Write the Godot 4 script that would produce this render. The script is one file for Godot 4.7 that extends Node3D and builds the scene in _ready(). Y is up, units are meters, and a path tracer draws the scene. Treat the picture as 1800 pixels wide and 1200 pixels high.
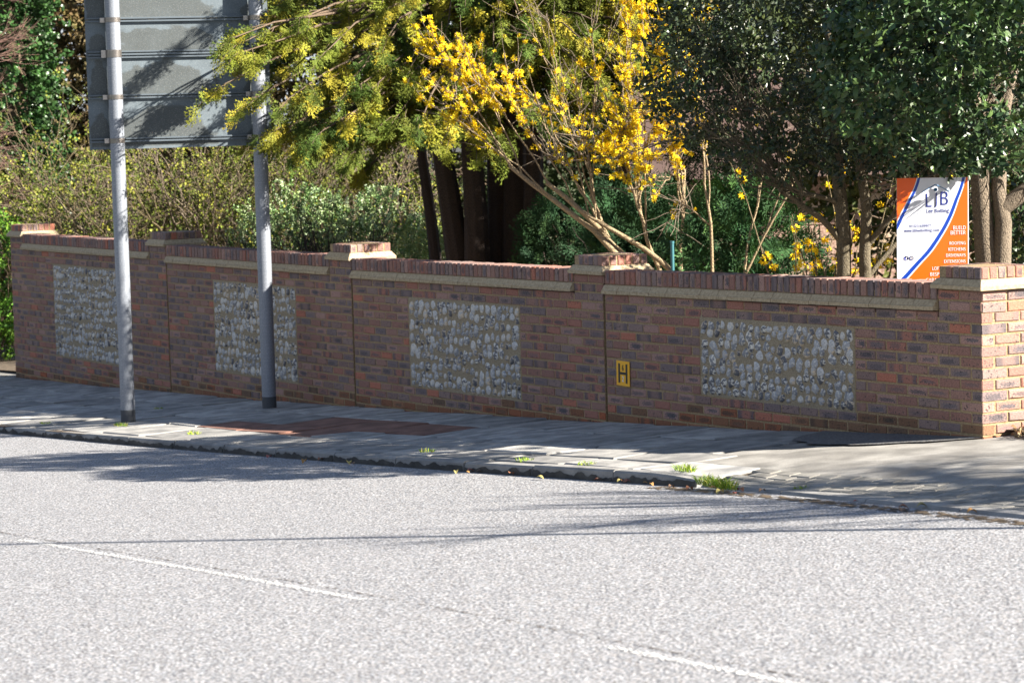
extends Node3D
# A flint-panelled brick garden wall beside a sloping road.
# World: metres, y up. The wall line starts at ORIGIN (its near corner) and runs along ALONG; OUT points from its face to the road.
const ALONG := Vector3(-0.50986, 0, -0.86026)
const OUT := Vector3(-0.86026, 0, 0.50986)
const ORIGIN := Vector3(3.1279, 0, -17.5354)
const SUN := Vector3(0.811, 0.5, 0.301)

var rng := RandomNumberGenerator.new()
var used := {}
var M := {}
var brick_cache := {}

# ---------------------------------------------------------------- helpers
class MB:
	var v := PackedVector3Array()
	var n := PackedVector3Array()
	var uv := PackedVector2Array()
	var c := PackedColorArray()
	var ix := PackedInt32Array()
	var col := Color(1, 1, 1)
	func quad(a: Vector3, b: Vector3, cc: Vector3, d: Vector3, r := Rect2(0, 0, 1, 1)) -> void:
		# corners run counter-clockwise seen from outside; uv rect: a = bottom left
		var nn := (b - a).cross(cc - a)
		if nn.length_squared() < 1e-16:
			nn = (cc - a).cross(d - a)
		nn = nn.normalized()
		var k := v.size()
		v.append_array([a, b, cc, d])
		n.append_array([nn, nn, nn, nn])
		uv.append_array([Vector2(r.position.x, r.end.y), r.end, Vector2(r.end.x, r.position.y), r.position])
		c.append_array([col, col, col, col])
		ix.append_array([k, k + 2, k + 1, k, k + 3, k + 2])
	func tri(a: Vector3, b: Vector3, cc: Vector3) -> void:
		var nn := (b - a).cross(cc - a).normalized()
		var k := v.size()
		v.append_array([a, b, cc])
		n.append_array([nn, nn, nn])
		uv.append_array([Vector2(0, 0), Vector2(1, 0), Vector2(0, 1)])
		c.append_array([col, col, col])
		ix.append_array([k, k + 2, k + 1])
	func box(lo: Vector3, hi: Vector3) -> void:
		var p := [Vector3(lo.x, lo.y, hi.z), Vector3(hi.x, lo.y, hi.z), Vector3(hi.x, hi.y, hi.z), Vector3(lo.x, hi.y, hi.z), Vector3(lo.x, lo.y, lo.z), Vector3(hi.x, lo.y, lo.z), Vector3(hi.x, hi.y, lo.z), Vector3(lo.x, hi.y, lo.z)]
		quad(p[0], p[1], p[2], p[3]); quad(p[1], p[5], p[6], p[2]); quad(p[5], p[4], p[7], p[6])
		quad(p[4], p[0], p[3], p[7]); quad(p[3], p[2], p[6], p[7]); quad(p[4], p[5], p[1], p[0])
	func tube(pts: Array, rad: Array, sides: int, capped := false, flute := 0.0) -> void:
		var k0 := v.size()
		var m := pts.size()
		var ref := Vector3(0.13, 0.21, 0.97)
		var run := 0.0
		for i in m:
			var t: Vector3 = (pts[mini(i + 1, m - 1)] - pts[maxi(i - 1, 0)]).normalized()
			if absf(t.dot(ref)) > 0.95:
				ref = Vector3(0.97, 0.2, 0.1)
			var a := t.cross(ref).normalized()
			var b := t.cross(a)
			if i > 0:
				run += pts[i].distance_to(pts[i - 1])
			for s in sides + 1:
				var an := TAU * s / sides
				var d := a * cos(an) + b * sin(an)
				var rr: float = rad[i] * (1.0 + flute * (sin((s % sides) * 2.4 + i * 0.35) * 0.6 + sin((s % sides) * 5.1 + i * 0.9) * 0.4))
				v.append(pts[i] + d * rr); n.append(d); uv.append(Vector2(float(s) / sides, run)); c.append(col)
		for i in m - 1:
			for s in sides:
				var q := k0 + i * (sides + 1) + s
				ix.append_array([q, q + sides + 1, q + 1, q + 1, q + sides + 1, q + sides + 2])
		if capped:
			for e in [0, m - 1]:
				var k: int = k0 + e * (sides + 1)
				for s in sides - 2:
					ix.append_array([k, k + s + 1, k + s + 2])
	func mesh() -> ArrayMesh:
		var a := []
		a.resize(Mesh.ARRAY_MAX)
		a[Mesh.ARRAY_VERTEX] = v; a[Mesh.ARRAY_NORMAL] = n; a[Mesh.ARRAY_TEX_UV] = uv; a[Mesh.ARRAY_COLOR] = c; a[Mesh.ARRAY_INDEX] = ix
		var me := ArrayMesh.new()
		me.add_surface_from_arrays(Mesh.PRIMITIVE_TRIANGLES, a)
		return me

func W(u: float, d: float, y: float) -> Vector3:
	return ORIGIN + ALONG * u + OUT * d + Vector3(0, y, 0)

func UD(p: Vector3) -> Vector2:
	return Vector2((p - ORIGIN).dot(ALONG), (p - ORIGIN).dot(OUT))

func base_y(u: float) -> float:
	u = clampf(u, -22.0, 34.0)
	return 0.000936 * u * u - 0.0652 * u - 0.005 if u >= 0.0 else -0.0652 * u - 0.0014 * u * u - 0.005

func kerb_d(u: float) -> float:
	return 2.11 + 0.03 * u + 0.0015 * u * u if u > 0 else 2.11 - 0.07 * u

func pave_y(u: float, d: float) -> float:
	var y := base_y(u) - 0.03 * d
	var drop := smoothstep(0.9, -0.3, u) * smoothstep(1.1, 2.15, d) * 0.065
	return y - drop

func road_y(u: float, d: float) -> float:
	return base_y(u) - 0.143 + 0.012 * clampf(d - 2.3, 0.0, 4.0) * 0.4

func numbered(s: String) -> String:
	if not used.has(s):
		used[s] = 0
		return s
	used[s] += 1
	return "%s_%03d" % [s, used[s]]

func thing(called: String, label: String, cat: String, at := Vector3.ZERO, group := "") -> Node3D:
	var o := Node3D.new()
	o.name = numbered(called)
	add_child(o)
	o.position = at
	tag(o, label, cat, group)
	return o

func tag(o: Node, label: String, cat: String, group := "") -> void:
	o.set_meta("label", label); o.set_meta("category", cat)
	if group:
		o.set_meta("group", group)

func part(called: String, mesh: Mesh, mat: Material, parent: Node, x := Transform3D()) -> MeshInstance3D:
	var o := MeshInstance3D.new()
	o.name = numbered(called) if parent == self else called
	o.mesh = mesh
	o.material_override = mat
	o.transform = x
	parent.add_child(o, true)
	return o

func structure(called: String, mesh: Mesh, mat: Material) -> MeshInstance3D:
	var o := part(called, mesh, mat, self)
	o.set_meta("kind", "structure")
	return o

func scatter(called: String, mesh: Mesh, mat: Material, xs: Array, cols: PackedColorArray, parent: Node) -> void:
	var mm := MultiMesh.new()
	mm.transform_format = MultiMesh.TRANSFORM_3D
	mm.use_colors = true
	mm.mesh = mesh
	mm.instance_count = xs.size()
	for i in xs.size():
		mm.set_instance_transform(i, xs[i])
		mm.set_instance_color(i, cols[i])
	var o := MultiMeshInstance3D.new()
	o.name = called
	o.multimesh = mm
	o.material_override = mat
	o.set_meta("kind", "stuff")
	parent.add_child(o, true)

func rv() -> Vector3:
	var p := Vector3(rng.randf_range(-1, 1), rng.randf_range(-1, 1), rng.randf_range(-1, 1))
	while p.length_squared() > 1.0:
		p = Vector3(rng.randf_range(-1, 1), rng.randf_range(-1, 1), rng.randf_range(-1, 1))
	return p

func facing(dir: Vector3, roll := -1.0) -> Basis:
	var y := dir.normalized()
	var x := y.cross(Vector3(0.1, 0.3, 0.95)).normalized()
	if roll < 0:
		roll = rng.randf() * TAU
	x = x.rotated(y, roll)
	return Basis(x, y, x.cross(y))

func lin(r: float, g: float, b: float) -> Color:
	return Color(r, g, b).linear_to_srgb()

func noise(kind: int, freq: float, sd: int, oct := 1) -> FastNoiseLite:
	var f := FastNoiseLite.new()
	f.noise_type = kind
	f.frequency = freq
	f.seed = sd
	f.fractal_type = FastNoiseLite.FRACTAL_FBM if oct > 1 else FastNoiseLite.FRACTAL_NONE
	f.fractal_octaves = oct
	return f

func ramp(stops: Array) -> Gradient:
	var g := Gradient.new()
	var o := PackedFloat32Array()
	var c := PackedColorArray()
	for s in stops:
		o.append(s[0]); c.append(s[1])
	g.offsets = o; g.colors = c
	return g

func ntex(size: int, f: FastNoiseLite, g: Gradient = null) -> NoiseTexture2D:
	var t := NoiseTexture2D.new()
	t.width = size; t.height = size
	t.seamless = true
	t.noise = f
	if g:
		t.color_ramp = g
	return t

func img_tex(w: int, h: int, data: PackedByteArray, alpha := false) -> ImageTexture:
	return ImageTexture.create_from_image(Image.create_from_data(w, h, false, Image.FORMAT_RGBA8 if alpha else Image.FORMAT_RGB8, data))

func mat(called: String, col := Color(1, 1, 1), rough := 0.85) -> StandardMaterial3D:
	var m := StandardMaterial3D.new()
	m.resource_name = called
	m.albedo_color = col
	m.roughness = rough
	M[called] = m
	return m

func tri_mat(called: String, t: Texture2D, metres: float, rough := 0.9, relief: Texture2D = null, depth := 0.3) -> StandardMaterial3D:
	var m := mat(called, Color(1, 1, 1), rough)
	m.albedo_texture = t
	m.uv1_triplanar = true
	m.uv1_world_triplanar = true
	m.uv1_scale = Vector3.ONE / metres
	if relief:
		m.heightmap_enabled = true
		m.heightmap_texture = relief
		m.heightmap_scale = depth
	return m

func leaf_mat(called: String, rough: float, through: Color) -> StandardMaterial3D:
	var m := mat(called, Color(1, 1, 1), rough)
	m.vertex_color_use_as_albedo = true
	m.cull_mode = BaseMaterial3D.CULL_DISABLED
	m.backlight_enabled = true
	m.backlight = through
	m.metallic_specular = 0.4 if rough < 0.4 else 0.2
	return m

# ---------------------------------------------------------------- materials
func brick_atlas() -> void:
	# 96 brick faces, each with its own clay tone, firing patch, flecks and grain
	var cw := 96; var ch := 32; var cols := 8; var rows := 12
	var w := cw * cols; var h := ch * rows
	var data := PackedByteArray(); data.resize(w * h * 3)
	var high := PackedByteArray(); high.resize(w * h * 3)
	var f1 := noise(FastNoiseLite.TYPE_SIMPLEX, 0.09, 3, 3)
	var f2 := noise(FastNoiseLite.TYPE_SIMPLEX, 0.5, 5)
	var kinds := [Color(0.26, 0.142, 0.107), Color(0.24, 0.118, 0.088), Color(0.196, 0.124, 0.105), Color(0.218, 0.148, 0.127), Color(0.30, 0.126, 0.088), Color(0.38, 0.132, 0.078), Color(0.32, 0.186, 0.148), Color(0.168, 0.122, 0.116)]
	for i in cols * rows:
		var k: int
		var r := rng.randf()
		k = 0 if r < 0.2 else 1 if r < 0.36 else 2 if r < 0.5 else 3 if r < 0.64 else 4 if r < 0.77 else 5 if r < 0.80 else 6 if r < 0.9 else 7
		var bc: Color = kinds[k]
		var blue := rng.randf() < 0.55 and k != 5
		var bluec := Color(0.13, 0.108, 0.116).lerp(Color(0.058, 0.052, 0.060), rng.randf())
		var strength := rng.randf_range(0.45, 1.0)
		var ends := rng.randf() < 0.22
		var px := rng.randf_range(0.28, 0.44); var py := rng.randf_range(0.22, 0.4)
		var cx := rng.randf_range(0.42, 0.58); var cy := rng.randf_range(0.45, 0.6)
		var spots := []
		for s in rng.randi_range(0, 9):
			spots.append([rng.randf_range(4, cw - 4), rng.randf_range(3, ch - 3), rng.randf_range(1.2, 3.6)])
		var ox := (i % cols) * cw; var oy := (i / cols) * ch
		for y in ch:
			for x in cw:
				var a := f1.get_noise_2d(x + i * 131.0, y * 1.4)
				var b := f2.get_noise_2d(x + i * 77.0, y)
				var c := bc * (1.0 + 0.35 * a + 0.16 * b)
				if blue:
					var ex := absf(float(x) / cw - cx) / px; var ey := absf(float(y) / ch - cy) / py
					var e := pow(pow(ex, 3.0) + pow(ey, 3.0), 1.0 / 3.0) + a * 0.5
					var t := 1.0 - smoothstep(0.8, 1.1, e)
					if ends:
						t = smoothstep(0.55, 0.8, ex + a * 0.4) * (1.0 - smoothstep(1.2, 1.6, ex))
					c = c.lerp(bluec * (1.0 + 0.5 * b + 0.3 * a), t * strength)
				var hh := 0.6 + 0.22 * a + 0.16 * b
				for s in spots:
					var dx: float = x - s[0]; var dy: float = y - s[1]
					var dd := sqrt(dx * dx + dy * dy) + b * 1.2
					if dd < s[2]:
						c = c.lerp(Color(0.02, 0.018, 0.022), 0.8); hh -= 0.2
				if b > 0.62:
					c = c.lerp(Color(0.4, 0.33, 0.27), 0.35)
				var at := ((oy + y) * w + ox + x) * 3
				c = c.clamp(Color(0, 0, 0), Color(1, 1, 1)).linear_to_srgb()
				data[at] = int(c.r * 255); data[at + 1] = int(c.g * 255); data[at + 2] = int(c.b * 255)
				var g := int(clampf(hh, 0, 1) * 255)
				high[at] = g; high[at + 1] = g; high[at + 2] = g
	var m := mat("fired_brick", Color(1, 1, 1), 0.88)
	m.albedo_texture = img_tex(w, h, data)
	m.heightmap_enabled = true
	m.heightmap_texture = img_tex(w, h, high)
	m.heightmap_scale = 0.35
	# the lowest courses are smeared with brown mud and cement
	var muddy: StandardMaterial3D = m.duplicate()
	muddy.resource_name = "muddy_brick"
	muddy.albedo_color = Color(0.93, 0.84, 0.68)
	M["muddy_brick"] = muddy

func flint_atlas() -> void:
	# 16 broken flint faces: pale rind, dark glassy core, cloudy mottling
	var cs := 64; var w := cs * 4
	var data := PackedByteArray(); data.resize(w * w * 3)
	var f1 := noise(FastNoiseLite.TYPE_SIMPLEX, 0.045, 31, 4)
	var f2 := noise(FastNoiseLite.TYPE_SIMPLEX, 0.16, 37, 2)
	for i in 16:
		var core: Color = [Color(0.20, 0.205, 0.215), Color(0.33, 0.335, 0.34), Color(0.10, 0.103, 0.115), Color(0.42, 0.415, 0.40)][i % 4]
		var rind: Color = [Color(0.60, 0.55, 0.45), Color(0.66, 0.62, 0.53), Color(0.58, 0.47, 0.33), Color(0.56, 0.54, 0.49)][(i / 4 + i) % 4]
		var edge := rng.randf_range(0.5, 0.9)
		var ox := (i % 4) * cs; var oy := (i / 4) * cs
		for y in cs:
			for x in cs:
				var a := f1.get_noise_2d(x + i * 211.0, y)
				var b := f2.get_noise_2d(x + i * 97.0, y)
				var r := Vector2(x - cs * 0.5, y - cs * 0.5).length() / (cs * 0.5)
				var t := smoothstep(edge - 0.14, edge + 0.14, r + a * 0.7 + b * 0.1)
				var c := core * (1.0 + 0.5 * b)
				c = c.lerp(core.lerp(rind, 0.6), smoothstep(0.0, 0.45, a))
				c = c.lerp(rind * (1.0 + 0.2 * b), t)
				c = c.clamp(Color(0, 0, 0), Color(1, 1, 1)).linear_to_srgb()
				var at := ((oy + y) * w + ox + x) * 3
				data[at] = int(c.r * 255); data[at + 1] = int(c.g * 255); data[at + 2] = int(c.b * 255)
	var m := mat("flint", Color(1, 1, 1), 0.5)
	m.albedo_texture = img_tex(w, w, data)

func speckle(size: int, sd: int, dark: Color, mid: Color, light: Color, blotch := 0.5, freq := 0.01) -> ImageTexture:
	# fine grit over soft blotches
	var r := RandomNumberGenerator.new(); r.seed = sd
	var f := noise(FastNoiseLite.TYPE_SIMPLEX, freq, sd, 4)
	var low := f.get_seamless_image(size, size).get_data()
	var data := PackedByteArray(); data.resize(size * size * 3)
	var lut := []
	for i in 256:
		var t := i / 255.0
		lut.append((dark.lerp(mid, t * 2.0) if t < 0.5 else mid.lerp(light, t * 2.0 - 1.0)).linear_to_srgb())
	for i in size * size:
		var v := 0.5 + (low[i] / 255.0 - 0.5) * blotch * 1.6 + r.randfn(0.0, 0.13)
		var c: Color = lut[clampi(int(v * 255.0), 0, 255)]
		data[i * 3] = int(c.r * 255); data[i * 3 + 1] = int(c.g * 255); data[i * 3 + 2] = int(c.b * 255)
	return img_tex(size, size, data)

func asphalt_tex(size: int, tones: Array, sd: int) -> Array:
	# stone chips in binder, one random tone each
	var r := RandomNumberGenerator.new(); r.seed = sd
	var data := PackedByteArray(); data.resize(size * size * 3)
	var high := PackedByteArray(); high.resize(size * size * 3)
	for i in size * size:
		var t := r.randf()
		var f := t * (tones.size() - 1)
		var k := mini(int(f), tones.size() - 2)
		var c: Color = tones[k].lerp(tones[k + 1], f - k).linear_to_srgb()
		var warm := r.randf_range(-0.02, 0.02)
		data[i * 3] = int(clampf(c.r + warm, 0, 1) * 255); data[i * 3 + 1] = int(c.g * 255); data[i * 3 + 2] = int(clampf(c.b - warm, 0, 1) * 255)
		var g := int((0.3 + 0.7 * r.randf()) * 255) if t > 0.2 else 30
		high[i * 3] = g; high[i * 3 + 1] = g; high[i * 3 + 2] = g
	var out := []
	for d in [data, high]:
		var im := Image.create_from_data(size, size, false, Image.FORMAT_RGB8, d)
		im.resize(size * 2, size * 2, Image.INTERPOLATE_CUBIC)
		out.append(ImageTexture.create_from_image(im))
	return out

func worn_tex(w: int, h: int, f: FastNoiseLite, cut: float, edge: float, c0: Color, c1: Color) -> ImageTexture:
	# paint or dirt with a ragged outline: alpha is where matter is left
	var data := PackedByteArray(); data.resize(w * h * 4)
	for y in h:
		for x in w:
			var a := f.get_noise_2d(x, y)
			var e := minf(y, h - 1 - y) / float(h) * 2.0
			var keep := a + smoothstep(0.0, edge, e) - 1.0 > cut - 0.5
			var c := c0.lerp(c1, clampf(a + 0.5, 0, 1))
			var at := (y * w + x) * 4
			data[at] = int(c.r * 255); data[at + 1] = int(c.g * 255); data[at + 2] = int(c.b * 255); data[at + 3] = 255 if keep else 0
	return img_tex(w, h, data, true)

func scissor(called: String, t: Texture2D, rough := 0.9) -> StandardMaterial3D:
	var m := mat(called, Color(1, 1, 1), rough)
	m.albedo_texture = t
	m.transparency = BaseMaterial3D.TRANSPARENCY_ALPHA_SCISSOR
	m.alpha_scissor_threshold = 0.5
	return m

func make_materials() -> void:
	brick_atlas()
	flint_atlas()
	var grain := noise(FastNoiseLite.TYPE_SIMPLEX, 0.03, 11, 5)
	var fine := noise(FastNoiseLite.TYPE_SIMPLEX, 0.12, 12, 4)
	tri_mat("mortar", ntex(512, grain, ramp([[0.2, lin(0.22, 0.155, 0.078)], [0.55, lin(0.32, 0.23, 0.122)], [0.85, lin(0.43, 0.32, 0.185)]])), 0.35, 0.95, ntex(512, fine), 0.4)
	tri_mat("flint_mortar", ntex(512, grain, ramp([[0.2, lin(0.25, 0.20, 0.125)], [0.55, lin(0.36, 0.295, 0.195)], [0.85, lin(0.46, 0.385, 0.265)]])), 0.3, 0.95, ntex(512, fine), 0.6)
	tri_mat("cream_brick", ntex(512, grain, ramp([[0.15, lin(0.27, 0.205, 0.12)], [0.5, lin(0.395, 0.31, 0.19)], [0.85, lin(0.50, 0.405, 0.265)]])), 0.5, 0.9, ntex(512, fine), 0.4)
	for i in 4:
		var t: float = [1.2, 0.92, 1.4, 1.06][i]
		var m := tri_mat("paving_%d" % i, speckle(384, 20 + i, Color(0.115, 0.115, 0.11) * t, Color(0.215, 0.21, 0.195) * t, Color(0.34, 0.33, 0.30) * t, 0.6, 0.012), 1.5 + 0.13 * i, 0.9, ntex(512, fine), 0.08)
		m.uv1_offset = Vector3(0.31 * i, 0.17 * i, 0.23 * i)
	tri_mat("red_paving", speckle(384, 26, Color(0.09, 0.045, 0.032), Color(0.155, 0.075, 0.052), Color(0.24, 0.125, 0.09), 0.6), 1.5, 0.9)
	tri_mat("kerb_stone", speckle(384, 27, Color(0.12, 0.118, 0.11), Color(0.21, 0.205, 0.19), Color(0.33, 0.32, 0.295), 0.5), 1.2, 0.92, ntex(512, fine), 0.15)
	tri_mat("block_paver", speckle(384, 28, Color(0.12, 0.114, 0.098), Color(0.205, 0.195, 0.168), Color(0.30, 0.285, 0.25), 0.6), 1.1, 0.92, ntex(512, fine), 0.12)
	tri_mat("concrete", speckle(512, 29, Color(0.12, 0.114, 0.10), Color(0.205, 0.195, 0.172), Color(0.31, 0.297, 0.265), 0.7, 0.008), 2.4, 0.92)
	tri_mat("soil", speckle(384, 30, Color(0.025, 0.018, 0.012), Color(0.085, 0.062, 0.04), Color(0.20, 0.155, 0.105), 0.6, 0.03), 0.9, 0.95, ntex(512, fine), 0.8)
	tri_mat("lawn", speckle(384, 33, Color(0.03, 0.04, 0.012), Color(0.075, 0.09, 0.028), Color(0.15, 0.15, 0.055), 0.6, 0.03), 2.0, 0.95)
	var a := asphalt_tex(640, [Color(0.035, 0.036, 0.04), Color(0.115, 0.116, 0.12), Color(0.205, 0.205, 0.206), Color(0.30, 0.30, 0.298), Color(0.54, 0.537, 0.53)], 41)
	var _rm := tri_mat("road_asphalt", a[0], 5.0, 0.8, a[1], 0.4)
	var b := asphalt_tex(256, [Color(0.045, 0.045, 0.047), Color(0.095, 0.094, 0.092), Color(0.18, 0.178, 0.17)], 43)
	tri_mat("dark_asphalt", b[0], 2.2, 0.85, b[1], 0.4)
	tri_mat("galvanised", ntex(512, noise(FastNoiseLite.TYPE_CELLULAR, 0.05, 51, 2), ramp([[0.0, lin(0.15, 0.17, 0.20)], [0.5, lin(0.205, 0.225, 0.255)], [1.0, lin(0.30, 0.32, 0.345)]])), 0.35, 0.55)
	M["galvanised"].metallic = 0.25
	tri_mat("gutter_black", speckle(256, 35, Color(0.015, 0.015, 0.013), Color(0.04, 0.038, 0.033), Color(0.09, 0.084, 0.07), 0.6), 0.5, 0.9)
	mat("bitumen_band", lin(0.055, 0.06, 0.066), 0.7)
	mat("steel_band", lin(0.42, 0.39, 0.36), 0.35).metallic = 0.8
	mat("sign_rail", lin(0.105, 0.13, 0.15), 0.5).metallic = 0.3
	for t in [["bark_dark", 0.044, 0.031, 0.024], ["bark_olive", 0.115, 0.095, 0.06], ["bark_grey", 0.17, 0.135, 0.095], ["bark_pale", 0.30, 0.225, 0.13], ["bark_pink", 0.25, 0.15, 0.115], ["bark_brown", 0.12, 0.085, 0.055], ["bark_straw", 0.145, 0.112, 0.06]]:
		tri_mat(t[0], ntex(256, fine, ramp([[0.1, lin(t[1] * 0.45, t[2] * 0.45, t[3] * 0.45)], [0.5, lin(t[1], t[2], t[3])], [0.9, lin(t[1] * 1.6, t[2] * 1.6, t[3] * 1.6)]])), 0.4, 0.95, ntex(256, fine), 1.2).uv1_scale = Vector3(4, 1.2, 4)
	leaf_mat("frond", 0.6, Color(0.3, 0.3, 0.08))
	leaf_mat("glossy_leaf", 0.36, Color(0.16, 0.22, 0.06))
	leaf_mat("matt_leaf", 0.55, Color(0.3, 0.34, 0.1))
	leaf_mat("petal", 0.6, Color(0.6, 0.5, 0.1))
	leaf_mat("grass_blade", 0.5, Color(0.5, 0.6, 0.15))
	leaf_mat("dry_leaf", 0.7, Color(0.4, 0.25, 0.1))

# ---------------------------------------------------------------- brickwork
func brick(variant: int, l: float, h: float, d: float) -> ArrayMesh:
	var key := "%d_%d_%d_%d" % [variant, roundi(l * 400), roundi(h * 1000), roundi(d * 1000)]
	if brick_cache.has(key):
		return brick_cache[key]
	var r := RandomNumberGenerator.new()
	r.seed = hash(key)
	var j := func() -> float: return r.randf_range(-0.0035, 0.0035)
	var c := 0.0055
	var x := l / 2; var y := h / 2
	var fr := [Vector3(-x + c + j.call(), -y + c + j.call(), 0), Vector3(x - c + j.call(), -y + c + j.call(), 0), Vector3(x - c + j.call(), y - c + j.call(), 0), Vector3(-x + c + j.call(), y - c + j.call(), 0)]
	var ed := [Vector3(-x, -y, -c), Vector3(x, -y, -c), Vector3(x, y, -c), Vector3(-x, y, -c)]
	var bk := [Vector3(-x, -y, -d), Vector3(x, -y, -d), Vector3(x, y, -d), Vector3(-x, y, -d)]
	var cell := Rect2((variant % 8) / 8.0, (variant / 8) / 12.0, 1 / 8.0, 1 / 12.0).grow_individual(-0.003, -0.003, -0.003, -0.003)
	var share := clampf(l / 0.215, 0.3, 1.0)
	var fc := Rect2(cell.position, Vector2(cell.size.x * share, cell.size.y))
	if h > l:
		fc = Rect2(cell.position, Vector2(cell.size.x * 0.45, cell.size.y))
	var rim := Rect2(cell.position, Vector2(cell.size.x, cell.size.y * 0.2))
	var m := MB.new()
	m.quad(fr[0], fr[1], fr[2], fr[3], fc)
	for i in 4:
		var k := (i + 1) % 4
		m.quad(ed[i], ed[k], fr[k], fr[i], rim)
	m.quad(bk[0], bk[1], ed[1], ed[0], rim)
	m.quad(ed[1], bk[1], bk[2], ed[2], Rect2(cell.position, Vector2(cell.size.x * clampf(d / 0.215, 0.3, 1.0), cell.size.y)))
	m.quad(ed[3], ed[2], bk[2], bk[3], cell)
	m.quad(bk[0], ed[0], ed[3], bk[3], cell)
	brick_cache[key] = m.mesh()
	return brick_cache[key]

func lay(parent: Node, called: String, l: float, h: float, d: float, at: Vector3, basis := Basis(), material := "fired_brick") -> void:
	var b := basis * Basis.from_euler(Vector3(rng.randf_range(-0.012, 0.012), rng.randf_range(-0.008, 0.008), rng.randf_range(-0.006, 0.006)))
	part(called, brick(rng.randi_range(0, 95), l, h, d), M[material], parent, Transform3D(b, at + basis.z * rng.randf_range(-0.002, 0.003)))

func wedge(l: float, lip: float) -> ArrayMesh:
	# a plinth brick: upright lip, then a splay back to the face above; runs along x, both faces of a 0.225 wall
	var p := [Vector2(-0.02, 0.0), Vector2(lip, 0.0), Vector2(lip + 0.001, 0.026), Vector2(lip - 0.006, 0.030), Vector2(0.004, 0.070), Vector2(-0.02, 0.072)]
	var m := MB.new()
	for i in p.size() - 1:
		m.quad(Vector3(l / 2, p[i].y, p[i].x), Vector3(l / 2, p[i + 1].y, p[i + 1].x), Vector3(-l / 2, p[i + 1].y, p[i + 1].x), Vector3(-l / 2, p[i].y, p[i].x))
	for s in [-1.0, 1.0]:
		for i in range(1, p.size() - 1):
			var a := Vector3(s * l / 2, p[0].y, p[0].x); var b := Vector3(s * l / 2, p[i].y, p[i].x); var c := Vector3(s * l / 2, p[i + 1].y, p[i + 1].x)
			if s > 0: m.tri(a, c, b)
			else: m.tri(a, b, c)
	return m.mesh()

func flint_mesh(i: int) -> ArrayMesh:
	# a rounded cobble set in mortar, its front knapped to a tilted facet; unit half-width, height and depth
	var r := RandomNumberGenerator.new()
	r.seed = 900 + i
	var seg := 9
	var rings := [[1.0, -0.35], [1.0, 0.12], [0.82, 0.62], [0.45, 0.88]]
	var wob := []
	for s in seg:
		wob.append(r.randf_range(0.72, 1.12))
	var tilt := Vector2(r.randf_range(-0.3, 0.3), r.randf_range(-0.3, 0.3))
	var pts := []
	for k in rings:
		var row := []
		for s in seg:
			var an: float = TAU * s / seg
			var q: float = k[0] * wob[s] * r.randf_range(0.95, 1.05)
			row.append(Vector3(cos(an) * q, sin(an) * q, k[1] + (tilt.x * cos(an) + tilt.y * sin(an)) * maxf(k[1], 0.0) + r.randf_range(-0.05, 0.05)))
		pts.append(row)
	var top := Vector3(r.randf_range(-0.15, 0.15), r.randf_range(-0.15, 0.15), 0.95)
	var m := MB.new()
	for k in 3:
		for s in seg:
			var t := (s + 1) % seg
			m.quad(pts[k][s], pts[k][t], pts[k + 1][t], pts[k + 1][s])
	for s in seg:
		m.tri(pts[3][s], pts[3][(s + 1) % seg], top)
	var cell := Vector2(i % 4, (i / 4) % 4) * 0.25
	for q in m.v.size():
		m.uv[q] = cell + Vector2(0.125 + m.v[q].x * 0.105, 0.125 - m.v[q].y * 0.105)
	# soften: blend the flat normals with the round ones
	for q in m.v.size():
		m.n[q] = (m.n[q] * 0.55 + Vector3(m.v[q].x, m.v[q].y, m.v[q].z + 0.3).normalized() * 0.45).normalized()
	return m.mesh()

func coping_rows(parent: Node, x0: float, x1: float, y0: float, slope: float) -> void:
	# plinth course and brick-on-edge coping of one bay
	var bed := MB.new()
	bed.box(Vector3(x0, y0 + slope * x0 + 0.06, -0.217), Vector3(x1, y0 + slope * x0 + 0.172, -0.008))
	var cop := part("coping", bed.mesh(), M.mortar, parent)
	var tilt := Basis(Vector3(0, 0, 1), atan(slope))
	var n := int((x1 - x0) / 0.0752)
	var step := (x1 - x0) / n
	for i in n:
		var x := x0 + (i + 0.5) * step
		lay(cop, "coping_brick", step - 0.013, 0.112, 0.226, Vector3(x, y0 + slope * x + 0.075 + 0.057 + rng.randf_range(-0.002, 0.002), 0.001), tilt)
	n = int((x1 - x0) / 0.225)
	step = (x1 - x0) / n
	var w := [wedge(step - 0.004, 0.036), wedge(step - 0.004, 0.034), wedge(step - 0.004, 0.038)]
	for i in n:
		var x := x0 + (i + 0.5) * step
		part("plinth_brick", w[i % 3], M.cream_brick, cop, Transform3D(tilt * Basis.from_euler(Vector3(rng.randf_range(-0.02, 0.02), 0, rng.randf_range(-0.008, 0.008))), Vector3(x, y0 + slope * x, 0)))
		part("plinth_brick", w[i % 3], M.cream_brick, cop, Transform3D(tilt * Basis(Vector3(0, 1, 0), PI), Vector3(x, y0 + slope * x, -0.226)))

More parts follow.
